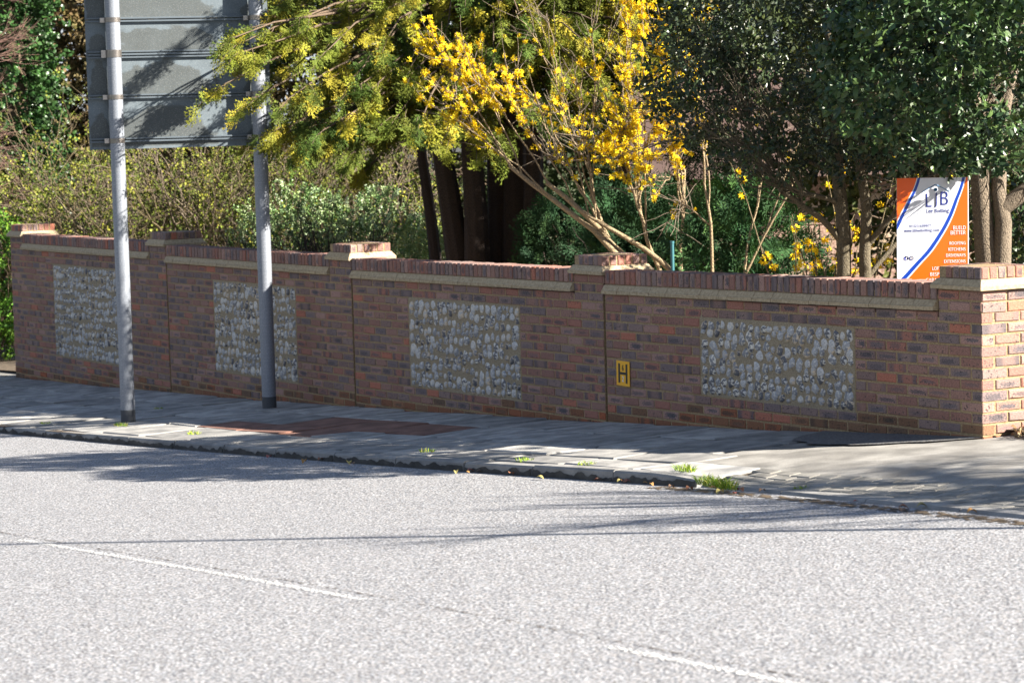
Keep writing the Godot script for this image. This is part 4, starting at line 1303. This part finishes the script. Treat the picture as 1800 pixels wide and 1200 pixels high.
func build_shrubs() -> void:
	var small := [sprig_mesh(41, 13, 0.075, 0.20, 0.9), sprig_mesh(42, 12, 0.08, 0.22, 0.9)]
	var fr := [frond_mesh(51), frond_mesh(52)]
	low_bush("yew_bush", "dark green yew bush crouching beside the cypress trunks", Vector3(0.92, -0.4, -27.2), Vector3(0.8, 1.0, 0.7), 800, fr, "frond", [Color(0.02, 0.05, 0.022), Color(0.03, 0.065, 0.025)], Vector2(0.2, 0.34), "bark_dark")
	low_bush("yew_bush", "deep green yew bush in the shade between forsythia stems and cypress", Vector3(1.3, -0.35, -26.0), Vector3(0.75, 0.95, 0.7), 650, fr, "frond", [Color(0.025, 0.055, 0.024), Color(0.03, 0.07, 0.028)], Vector2(0.2, 0.32), "bark_dark")
	low_bush("conifer_shrub", "feathery mid green conifer shrub beside the teal stake", Vector3(2.2, -0.25, -24.2), Vector3(0.72, 0.92, 0.6), 720, fr, "frond", [Color(0.035, 0.085, 0.03), Color(0.05, 0.11, 0.035), Color(0.03, 0.07, 0.03)], Vector2(0.2, 0.34), "bark_dark")
	low_bush("yew_bush", "tall dark yew bush in front of the stone cottage", Vector3(2.0, -0.3, -27.5), Vector3(0.85, 1.2, 0.7), 800, fr, "frond", [Color(0.025, 0.055, 0.022), Color(0.035, 0.07, 0.026)], Vector2(0.2, 0.32), "bark_dark")
	# pale-leaved hedge, clipped low, in three bushes
	var pale := [Color(0.13, 0.21, 0.065), Color(0.20, 0.29, 0.11), Color(0.09, 0.16, 0.045), Color(0.34, 0.41, 0.22)]
	low_bush("euonymus_bush", "pale leafy bush topped level, next to the budding thickets", Vector3(-2.55, -0.72, -31.2), Vector3(0.85, 1.15, 0.7), 1500, small, "glossy_leaf", pale, Vector2(0.11, 0.17), "bark_dark", 10, "pale leafy bushes behind the wall")
	low_bush("euonymus_bush", "broad pale leafy bush with dark twigs showing behind a pier cap", Vector3(-1.65, -0.70, -30.9), Vector3(0.95, 1.1, 0.7), 1600, small, "glossy_leaf", pale, Vector2(0.11, 0.17), "bark_dark", 10, "pale leafy bushes behind the wall")
	low_bush("euonymus_bush", "rounded yellow-green leafy bush sloping down to the cypress trunks", Vector3(-0.95, -0.68, -30.2), Vector3(0.75, 0.85, 0.7), 1300, small, "glossy_leaf", [Color(0.22, 0.30, 0.09), Color(0.30, 0.36, 0.13), Color(0.16, 0.24, 0.07)], Vector2(0.10, 0.16), "bark_dark", 10, "pale leafy bushes behind the wall")
	# a bare dark-stemmed shrub in front of them
	var o := thing("bare_shrub", "dark leafless multi-stemmed shrub standing in front of the pale bushes", "shrub", Vector3(-2.85, -0.65, -30.2))
	var m := MB.new(); var tips := []
	for i in 26:
		var px := rng.randf_range(-0.75, 1.6)
		var d := Vector3(rng.randf_range(-0.35, 0.35), 1, rng.randf_range(-0.2, 0.2)).normalized()
		twigs(m, Vector3(px * 0.8, 0, rng.randf_range(-0.2, 0.2)), d, rng.randf_range(0.8, 1.15), 0.014, 2, tips, 3, 0.55)
	part("stems", m.mesh(), M.bark_dark, o)
	# budding thicket behind the sign
	var bud := [sprig_mesh(61, 6, 0.10, 0.24, 1.0), sprig_mesh(62, 5, 0.11, 0.26, 1.0)]
	var spots := [[-6.3, -38.0, "budding thorn thicket with yellow-green leaves behind the sunlit end pier"], [-5.1, -37.0, "tangled budding thicket with straw-coloured twigs closest to the ivy tree"], [-4.3, -36.6, "olive budding thicket showing below the grey sign between its posts"], [-3.3, -36.2, "loose budding thicket of straw twigs beside the pale bushes"], [-2.2, -36.8, "brown twiggy thicket glimpsed below the cypress branches"]]
	for i in spots.size():
		var s: Array = spots[i]
		var at := Vector3(s[0], -0.9, s[1])
		var b := thing("budding_thicket", s[2], "shrub", at, "budding thickets behind the garden")
		var wood := MB.new()
		var tp := []
		for k in 22:
			var d := Vector3(rng.randf_range(-0.8, 0.8), 1, rng.randf_range(-0.5, 0.5)).normalized()
			twigs(wood, Vector3(rng.randf_range(-0.7, 0.7), 0, rng.randf_range(-0.5, 0.5)), d, rng.randf_range(1.2, 2.1), 0.026, 3, tp, 3, 1.0, 0.02)
		part("branches", wood.mesh(), M.bark_straw if i % 2 else M.bark_grey, b)
		var xs := [[], []]; var cs := [PackedColorArray(), PackedColorArray()]
		for t in tp:
			for q in 2:
				if rng.randf() < 0.22: continue
				var w := rng.randi_range(0, 1)
				var sc := rng.randf_range(0.10, 0.2)
				xs[w].append(Transform3D(facing(t[1] + rv() * 0.7) * Basis.from_scale(Vector3(sc, sc, sc)), t[0] + rv() * 0.12))
				cs[w].append(tint([Color(0.15, 0.175, 0.028), Color(0.09, 0.115, 0.022), Color(0.22, 0.23, 0.04), Color(0.07, 0.09, 0.02)][rng.randi_range(0, 3)]))
		for w in 2:
			scatter("foliage", bud[w], M.matt_leaf, xs[w], cs[w], b)
	# bright bush past the end of the wall
	low_bush("laurel_bush", "bright green leafy bush growing past the downhill end of wall", Vector3(-7.25, -0.95, -36.4), Vector3(0.8, 1.1, 0.7), 1100, [sprig_mesh(71, 9, 0.10, 0.3, 0.9)], "glossy_leaf", [Color(0.13, 0.28, 0.03), Color(0.18, 0.34, 0.04), Color(0.09, 0.2, 0.03)], Vector2(0.15, 0.24), "bark_brown")
	low_bush("laurel_bush", "yellow-green bush above the bright one beside the end pier", Vector3(-7.7, -0.2, -39.0), Vector3(0.9, 1.0, 0.8), 900, [sprig_mesh(72, 9, 0.10, 0.28, 0.9)], "matt_leaf", [Color(0.20, 0.23, 0.05), Color(0.26, 0.28, 0.07)], Vector2(0.14, 0.22), "bark_brown")
	# yellow forsythia behind the twin-stemmed tree
	var f := thing("forsythia_shrub", "smaller forsythia in full bloom glimpsed between the twin olive stems", "shrub", Vector3(2.75, -0.2, -22.3))
	var fm := MB.new()
	var xs2 := []; var cs2 := PackedColorArray()
	for i in 22:
		var d := Vector3(rng.randf_range(-0.55, 0.5), 1, rng.randf_range(-0.4, 0.4)).normalized()
		var a := Vector3(rng.randf_range(-0.3, 0.3), 0, rng.randf_range(-0.2, 0.2))
		var b := a + d * rng.randf_range(1.3, 2.2)
		var pts := bough(fm, a, b, 0.011, 0.004, 0.05, 0.04, 6, 5)
		for k in 8:
			xs2.append(Transform3D(facing(rv()) * Basis.from_scale(Vector3.ONE * rng.randf_range(0.03, 0.055)), along(pts, rng.randf_range(0.3, 1.0)) + rv() * 0.08))
			cs2.append(tint(Color(0.85, 0.63, 0.02), 0.15, 0.05))
	part("stems", fm.mesh(), M.bark_straw, f)
	scatter("blossom", blossom_mesh(25), M.petal, xs2, cs2, f)
	low_bush("laurel_bush", "dark laurel bush behind the advertising board and corner tree", Vector3(4.6, -0.2, -21.5), Vector3(1.1, 1.3, 0.9), 900, [sprig_mesh(73, 9, 0.10, 0.3, 0.9)], "glossy_leaf", [Color(0.03, 0.055, 0.02), Color(0.045, 0.075, 0.025)], Vector2(0.16, 0.26), "bark_dark")

func build_ivy_tree() -> void:
	var o := thing("ivy_clad_tree", "tree trunk wrapped in glossy dark ivy at the end of the garden", "tree", Vector3(-7.45, -1.0, -40.0))
	var t := MB.new()
	t.tube([Vector3(0, 0, 0), Vector3(0.05, 2.5, 0), Vector3(0.0, 5, 0.1), Vector3(-0.2, 8, 0)], [0.3, 0.26, 0.22, 0.15], 10)
	part("trunk", t.mesh(), M.bark_brown, o)
	var xs := [[], []]; var cs := [PackedColorArray(), PackedColorArray()]
	var f := noise(FastNoiseLite.TYPE_SIMPLEX, 1.1, 77)
	for i in 4200:
		var an := rng.randf() * TAU
		var y := rng.randf_range(0.2, 6.5)
		var r := 0.34 + 0.45 * (f.get_noise_2d(cos(an) * 1.6, y + sin(an) * 2.0) + 0.4) * rng.randf() + rng.randf() * 0.12
		var out := Vector3(cos(an), 0, sin(an))
		var w := rng.randi_range(0, 1)
		var s := rng.randf_range(0.13, 0.22)
		xs[w].append(Transform3D(facing(out + Vector3(0, -0.3, 0) + rv() * 0.6) * Basis.from_scale(Vector3(s, s, s)), out * r + Vector3(0, y, 0)))
		cs[w].append(tint([Color(0.03, 0.075, 0.02), Color(0.045, 0.11, 0.028), Color(0.025, 0.055, 0.018)][rng.randi_range(0, 2)]))
	for w in 2:
		scatter("ivy", sprig_mesh(81 + w, 8, 0.17, 0.34, 1.0, 0.12), M.glossy_leaf, xs[w], cs[w], o)
	# bare twiggy tree in front of it
	var b := thing("bare_twiggy_tree", "leafless tree with pinkish-brown twigs arching in front of the ivy", "tree", Vector3(-9.0, -1.0, -37.2))
	var m := MB.new()
	m.tube([Vector3.ZERO, Vector3(0.1, 1.5, 0), Vector3(0.3, 3.2, 0), Vector3(0.3, 6.0, 0)], [0.13, 0.11, 0.09, 0.05], 9)
	var tips := []
	for i in 16:
		var a := Vector3(0.25, rng.randf_range(1.6, 4.6), 0)
		var d := Vector3(1, rng.randf_range(-0.15, 0.35), rng.randf_range(-0.35, 0.45)).normalized()
		twigs(m, a, d, rng.randf_range(0.9, 1.25), 0.022, 4, tips, 3, 0.65, 0.03)
	part("branches", m.mesh(), M.bark_pink, b)

func back_tree(at: Vector3, h: float, rad: Vector3, n: int, cols: Array, label: String, wood: String, low := 0.1) -> void:
	var o := thing("woodland_tree", label, "tree", at, "trees closing the view behind the gardens")
	var t := MB.new()
	t.tube([Vector3.ZERO, Vector3(0.1, h * 0.4, 0.1), Vector3(-0.1, h * 0.95, 0)], [0.2, 0.16, 0.05], 8)
	part("trunk", t.mesh(), M.bark_brown, o)
	var m := MB.new(); var tips := []
	for i in 18:
		var a := Vector3(0, h * rng.randf_range(0.1, 0.75), 0)
		var d := (rv() + Vector3(0, 0.25, 0)).normalized()
		twigs(m, a, d, rad.x * rng.randf_range(0.4, 0.65), 0.035, 3, tips, 3, 0.8)
	part("limbs", m.mesh(), M[wood], o)
	var mm := [sprig_mesh(91, 10, 0.11, 0.26, 0.9)]
	crown(o, Vector3(0, h * 0.52, 0), rad, n, func(_x: float) -> float: return low, mm, "matt_leaf", cols, Vector2(0.25, 0.45), 0.3)

func build_background() -> void:
	var tan := [Color(0.13, 0.098, 0.05), Color(0.17, 0.13, 0.06), Color(0.09, 0.08, 0.03)]
	var olive := [Color(0.085, 0.092, 0.025), Color(0.12, 0.12, 0.035), Color(0.06, 0.075, 0.02)]
	var deep := [Color(0.03, 0.046, 0.018), Color(0.042, 0.06, 0.02), Color(0.025, 0.036, 0.014)]
	var list := [[-11.5, -48, deep, "dark green woodland tree farthest downhill behind ivy"], [-8.6, -47, tan, "tan twiggy woodland tree directly behind the ivy-clad trunk"], [-5.6, -46, tan, "tan and straw woodland tree rising behind the grey sign"], [-2.8, -46, tan, "brownish woodland tree glimpsed under the cypress skirt"], [0.2, -45, deep, "dark woodland tree behind the cypress trunks"], [3.0, -47, olive, "olive woodland tree above the stone cottage gable"], [6.0, -46, olive, "olive green woodland tree behind the dark evergreen crowns"], [-7.3, -50, tan, "tan woodland tree filling the gap behind ivy and sign"], [-14.0, -44, deep, "dark woodland tree beyond the ivy on the downhill side"], [9.0, -45, deep, "deep green woodland tree at the driveway end"], [6.4, -28, deep, "deep green garden tree right behind the corner evergreen"], [4.4, -27.5, olive, "yellowish garden tree between the evergreens and the cottage"]]
	for t in list:
		back_tree(Vector3(t[0], -1.2 if t[1] < -40 else -0.3, t[1]), 9.0 if t[1] < -40 else 6.5, Vector3(2.8, 5.0, 2.2) if t[1] < -40 else Vector3(1.5, 2.9, 1.2), 3000 if t[1] < -40 else 1500, t[2], t[3], "bark_straw" if t[2] == tan else "bark_brown", 2.3 if t[1] == -30.0 else 0.1)

func build_cottage() -> void:
	var o := thing("stone_cottage", "pinkish brick and stone cottage wall glimpsed through the shrubs", "house", Vector3(4.6, -0.5, -35.0))
	tri_mat("pink_stone", ntex(256, noise(FastNoiseLite.TYPE_SIMPLEX, 0.06, 95, 4), ramp([[0.1, lin(0.22, 0.13, 0.10)], [0.5, lin(0.36, 0.24, 0.18)], [0.9, lin(0.50, 0.38, 0.29)]])), 0.7, 0.95)
	tri_mat("buff_stone", ntex(256, noise(FastNoiseLite.TYPE_SIMPLEX, 0.06, 96, 4), ramp([[0.1, lin(0.30, 0.22, 0.14)], [0.5, lin(0.45, 0.35, 0.24)], [0.9, lin(0.56, 0.46, 0.34)]])), 0.7, 0.95)
	mat("roof_tile", lin(0.075, 0.045, 0.035), 0.9)
	mat("window_frame", Color(0.85, 0.85, 0.83), 0.5)
	mat("window_pane", Color(0.05, 0.06, 0.07), 0.08)
	var m := MB.new()
	m.box(Vector3(-2.7, 0, -4), Vector3(3.5, 1.9, 0))
	var wall := part("wall", m.mesh(), M.mortar, o)
	for k in 9:
		var x := -2.7 - (0.2 if k % 2 else 0.0)
		while x < 1.9:
			var len := rng.randf_range(0.3, 0.5)
			var a := maxf(x, -2.7); var e := minf(x + len, 1.95)
			if e - a > 0.1:
				var s := MB.new()
				s.box(Vector3(a + 0.008, k * 0.2 + 0.008, -0.05), Vector3(e - 0.008, k * 0.2 + 0.192, rng.randf_range(0.012, 0.03)))
				part("stone", s.mesh(), M.pink_stone if rng.randf() < 0.6 else M.buff_stone, wall)
			x += len
	var r := MB.new()
	r.quad(Vector3(-3, 1.85, 0.4), Vector3(3.8, 1.85, 0.4), Vector3(3.8, 3.3, -2), Vector3(-3, 3.3, -2))
	r.quad(Vector3(3.8, 1.85, -4.4), Vector3(-3, 1.85, -4.4), Vector3(-3, 3.3, -2), Vector3(3.8, 3.3, -2))
	part("roof", r.mesh(), M.roof_tile, o)
	var w := MB.new()
	w.box(Vector3(2.2, 0.5, -0.02), Vector3(3.1, 1.6, 0.03))
	var win := part("window", w.mesh(), M.window_frame, o)
	for i in 2:
		var p := MB.new()
		p.box(Vector3(2.26 + 0.42 * i, 0.56, 0.03), Vector3(2.62 + 0.42 * i, 1.54, 0.034))
		part("pane", p.mesh(), M.window_pane, win)

func build_offstage() -> void:
	# a bare street tree and a lamp column stand outside the picture on the right: their shadows cross the road
	var o := thing("bare_street_tree", "leafless street tree on the uphill verge beside the driveway", "tree", Vector3(8.2, 0.3, -12.9))
	var m := MB.new()
	m.tube([Vector3.ZERO, Vector3(0.0, 1.6, 0), Vector3(-0.1, 2.6, 0), Vector3(-0.3, 4.2, 0)], [0.11, 0.09, 0.07, 0.025], 9)
	part("trunk", m.mesh(), M.bark_grey, o)
	var tw := MB.new(); var tips := []
	for i in 44:
		var a := Vector3(-0.1, rng.randf_range(1.3, 3.5), 0)
		var d := Vector3(rng.randf_range(-1, 0.8), rng.randf_range(0.1, 0.8), rng.randf_range(-0.9, 0.9)).normalized()
		twigs(tw, a, d, rng.randf_range(0.8, 1.2), 0.032, 4, tips, 3, 0.55)
	part("branches", tw.mesh(), M.bark_grey, o)
	var foot := Vector3(7.0, base_y(UD(Vector3(7.0, 0, -11.72)).x) - 0.1, -11.72)
	var c := thing("lamp_column", "tall slim grey street lamp column uphill beside the road", "street lamp", foot)
	part("base", rod(0.085, 1.2, 16), M.galvanised, c)
	var shaft := MB.new()
	shaft.tube([Vector3(0, 1.2, 0), Vector3(0, 7.9, 0)], [0.045, 0.032], 14, true)
	part("shaft", shaft.mesh(), M.galvanised, c)
	var head := MB.new()
	head.tube([Vector3(0, 7.88, 0), Vector3(0.15, 7.98, 0.05), Vector3(0.7, 8.02, 0.25)], [0.04, 0.05, 0.09], 10, true)
	part("lamp_head", head.mesh(), M.sign_rail, c)

func build_small() -> void:
	# teal stake, soil heap, grass tufts, fallen leaves
	var st := thing("teal_stake", "thin teal painted metal stake standing behind the wall coping", "stake", Vector3(1.385, -0.2, -22.5))
	part("rod", rod(0.016, 1.32, 10), mat("teal_paint", lin(0.03, 0.13, 0.15), 0.5), st)
	part("rod_cap", rod(0.019, 0.02, 10), M.teal_paint, st, Transform3D(Basis(), Vector3(0, 1.31, 0)))
	var f := noise(FastNoiseLite.TYPE_SIMPLEX, 3.0, 88, 3)
	var heap := MB.new()
	var n := 22
	for i in n + 1:
		for j in n + 1:
			var x := i / float(n) * 2 - 1; var z := j / float(n) * 2 - 1
			var r := Vector2(x, z).length()
			var p := Vector2(-0.42 + x * 0.42, -0.62 + z * 0.62)
			var y := pave_y(p.x, p.y) + maxf(0.0, 1 - r) * 0.2 + 0.05 * f.get_noise_2d(x, z) * maxf(0.0, 1.1 - r) - 0.01
			heap.v.append(W(p.x, p.y, y)); heap.n.append(Vector3.UP); heap.uv.append(p); heap.c.append(Color(1, 1, 1))
	for i in n:
		for j in n:
			var q := i * (n + 1) + j
			heap.ix.append_array([q, q + 1, q + n + 1, q + 1, q + n + 2, q + n + 1])
	var hs := SurfaceTool.new()
	hs.create_from(heap.mesh(), 0)
	hs.generate_normals()
	var ho := thing("soil_heap", "low heap of soil and dead leaves against the sunlit pier", "soil", Vector3.ZERO)
	part("soil", hs.commit(), M.soil, ho)
	var xs := []; var cs := PackedColorArray()
	for i in 420:
		var q := Vector2(rng.randf_range(-0.95, 0.95), rng.randf_range(-0.95, 0.95))
		if q.length() > 1: continue
		var p := Vector2(-0.42 + q.x * 0.42, -0.62 + q.y * 0.62)
		var y := pave_y(p.x, p.y) + maxf(0.0, 1 - q.length()) * 0.2 + 0.012
		var s := rng.randf_range(0.035, 0.07)
		xs.append(Transform3D(facing(rv() + Vector3(0, 0.4, 0)) * Basis.from_scale(Vector3(s, s, s)), W(p.x, p.y, y)))
		cs.append(tint([Color(0.30, 0.20, 0.10), Color(0.18, 0.11, 0.06), Color(0.42, 0.31, 0.18)][rng.randi_range(0, 2)]))
	scatter("leaf_litter", sprig_mesh(101, 3, 0.2, 0.7, 1.0), M.dry_leaf, xs, cs, ho)
	# tufts: [u, d, spread along, count, height, label]
	var tufts := [[0.02, 2.16, 0.20, 240, 0.085, "large bright grass tuft where the kerb drops"], [0.70, 1.93, 0.10, 90, 0.05, "small grass tuft just behind the last full kerb stone"], [1.80, 2.0, 0.08, 50, 0.035, "thin grass tuft in the joint behind the kerb top"], [2.60, 2.02, 0.09, 60, 0.035, "low grass tuft in a kerb joint by the fallen leaves"], [4.15, 1.95, 0.07, 40, 0.04, "weedy grass tuft in shaded paving joint near the kerb"], [8.35, 2.05, 0.10, 70, 0.04, "sunlit grass tuft at the kerb past the sign post"], [10.1, 2.02, 0.16, 110, 0.045, "green grass patch in the paving beside the outer sign post"], [11.4, 2.3, 0.10, 60, 0.035, "faint grass tuft at the kerb in deep shade"], [-0.65, 2.02, 0.06, 40, 0.035, "tiny grass tuft among the block pavers"], [11.6, 1.0, 0.07, 40, 0.035, "small weed between slabs near the end of wall"]]
	for t in tufts:
		var o := thing("grass_tuft", t[5], "grass", W(t[0], t[1], pave_y(t[0], t[1]) - 0.006), "grass tufts along the kerb")
		var m := MB.new()
		for i in t[3]:
			var an := rng.randf() * TAU
			var r := sqrt(rng.randf())
			var p: Vector3 = (ALONG * cos(an) * t[2] + OUT * sin(an) * 0.055) * r
			var lean := Vector3(rng.randf_range(-0.7, 0.7), 1, rng.randf_range(-0.7, 0.7)).normalized()
			var h: float = t[4] * rng.randf_range(0.5, 1.25)
			var side := lean.cross(Vector3(rng.randf_range(-1, 1), 0.1, rng.randf_range(-1, 1))).normalized() * 0.0028
			var mid: Vector3 = p + lean * h * 0.6; var tip: Vector3 = p + lean * h + Vector3(lean.x, -0.3, lean.z) * h * 0.35
			m.col = tint(Color(0.20, 0.30, 0.035) if rng.randf() < 0.75 else Color(0.36, 0.34, 0.09))
			m.quad(p - side, p + side, mid + side * 0.8, mid - side * 0.8)
			m.tri(mid - side * 0.8, mid + side * 0.8, tip)
		part("blades", m.mesh(), M.grass_blade, o)
	var lf := []
	for i in 5:
		var m := MB.new()
		var prev := []
		for k in 6:
			var t := k / 5.0
			var wd := 0.42 * sin(PI * clampf(t * 0.92 + 0.05, 0, 1))
			var curl := 0.35 * sin(t * (2.0 + i * 0.5)) + 0.1
			var row := [Vector3(-wd, curl + wd * 0.5, t - 0.5), Vector3(0, curl, t - 0.5), Vector3(wd, curl + wd * (0.3 + 0.1 * i), t - 0.5)]
			if k > 0:
				for s in 2:
					m.quad(row[s], row[s + 1], prev[s + 1], prev[s])
			prev = row
		lf.append(m.mesh())
	var hues := [[lin(0.20, 0.085, 0.04), "rust-brown"], [lin(0.30, 0.16, 0.045), "orange"], [lin(0.14, 0.085, 0.05), "dull brown"], [lin(0.24, 0.075, 0.055), "reddish"], [lin(0.30, 0.25, 0.08), "yellowish"]]
	for k in 5:
		mat("fallen_%d" % k, hues[k][0], 0.7)
	for i in 30:
		var u: float = [-1.9, -0.4, 0.9, 1.1, 2.9, 5.3][i % 6] + rng.randfn(0.0, 0.35)
		var d := kerb_d(u) + 0.02 + pow(rng.randf(), 2.0) * 0.22
		var k := i % 5
		var s := rng.randf_range(0.032, 0.062)
		var o := part("fallen_leaf", lf[rng.randi_range(0, 4)], M["fallen_%d" % k], self, Transform3D(Basis(Vector3.UP, rng.randf() * TAU) * Basis.from_scale(Vector3(s, s * 0.8, s)), W(u, d, road_y(u, d) + 0.005)))
		tag(o, "small %s fallen leaf curled in the gutter below the kerb" % hues[k][1], "leaf", "%s leaves fallen in the gutter" % hues[k][1])

func _ready() -> void:
	rng.seed = 20240
	var cam := Camera3D.new()
	cam.name = "camera"
	add_child(cam)
	cam.fov = 14.7
	cam.near = 0.5
	cam.far = 600.0
	cam.transform = Transform3D(Basis(Vector3(1, 0, 0), -atan(0.084)) * Basis(Vector3(0, 0, 1), -0.027), Vector3(0, 2.2, 0))
	var lens := CameraAttributesPhysical.new()
	lens.frustum_focal_length = 93.0
	lens.frustum_focus_distance = 19.5
	lens.exposure_aperture = 5.0
	cam.attributes = lens
	cam.fov = 14.7
	cam.current = true
	var sky := ProceduralSkyMaterial.new()
	sky.sky_top_color = Color(0.44, 0.53, 0.68)
	sky.sky_horizon_color = Color(0.82, 0.84, 0.86)
	sky.sky_curve = 0.18
	sky.energy_multiplier = 0.36
	sky.ground_horizon_color = Color(0.5, 0.5, 0.48)
	sky.ground_bottom_color = Color(0.25, 0.24, 0.22)
	var env := Environment.new()
	env.background_mode = Environment.BG_SKY
	env.sky = Sky.new()
	env.sky.sky_material = sky
	env.tonemap_mode = Environment.TONE_MAPPER_LINEAR
	env.tonemap_exposure = 4.2
	env.sdfgi_enabled = true
	env.ssao_enabled = true
	env.ssil_enabled = true
	var we := WorldEnvironment.new()
	we.name = "daylight"
	we.environment = env
	add_child(we)
	var sun := DirectionalLight3D.new()
	sun.name = "sun"
	sun.light_energy = 1.6
	sun.light_color = Color(1.0, 0.965, 0.92)
	sun.light_angular_distance = 0.53
	sun.shadow_enabled = true
	add_child(sun)
	sun.transform = Transform3D(Basis(), SUN * 50).looking_at(Vector3.ZERO, Vector3.UP)

	make_materials()
	scissor("worn_paint", worn_tex(256, 64, noise(FastNoiseLite.TYPE_SIMPLEX, 0.12, 81, 4), 0.62, 0.8, Color(0.72, 0.72, 0.70), Color(0.84, 0.84, 0.82)))
	scissor("road_crack", worn_tex(256, 24, noise(FastNoiseLite.TYPE_SIMPLEX, 0.07, 83, 3), 0.5, 0.9, Color(0.10, 0.09, 0.08), Color(0.28, 0.24, 0.2)))
	scissor("gutter_mud", worn_tex(256, 64, noise(FastNoiseLite.TYPE_SIMPLEX, 0.06, 85, 4), 0.36, 0.8, Color(0.20, 0.17, 0.12), Color(0.36, 0.30, 0.22)))
	build_ground()
	build_wall()
	build_cottage()
	build_road_sign()
	build_notice_board()
	build_hydrant_plate()
	build_conifer()
	build_evergreens()
	build_forsythia()
	build_shrubs()
	build_ivy_tree()
	build_background()
	build_offstage()
	build_small()
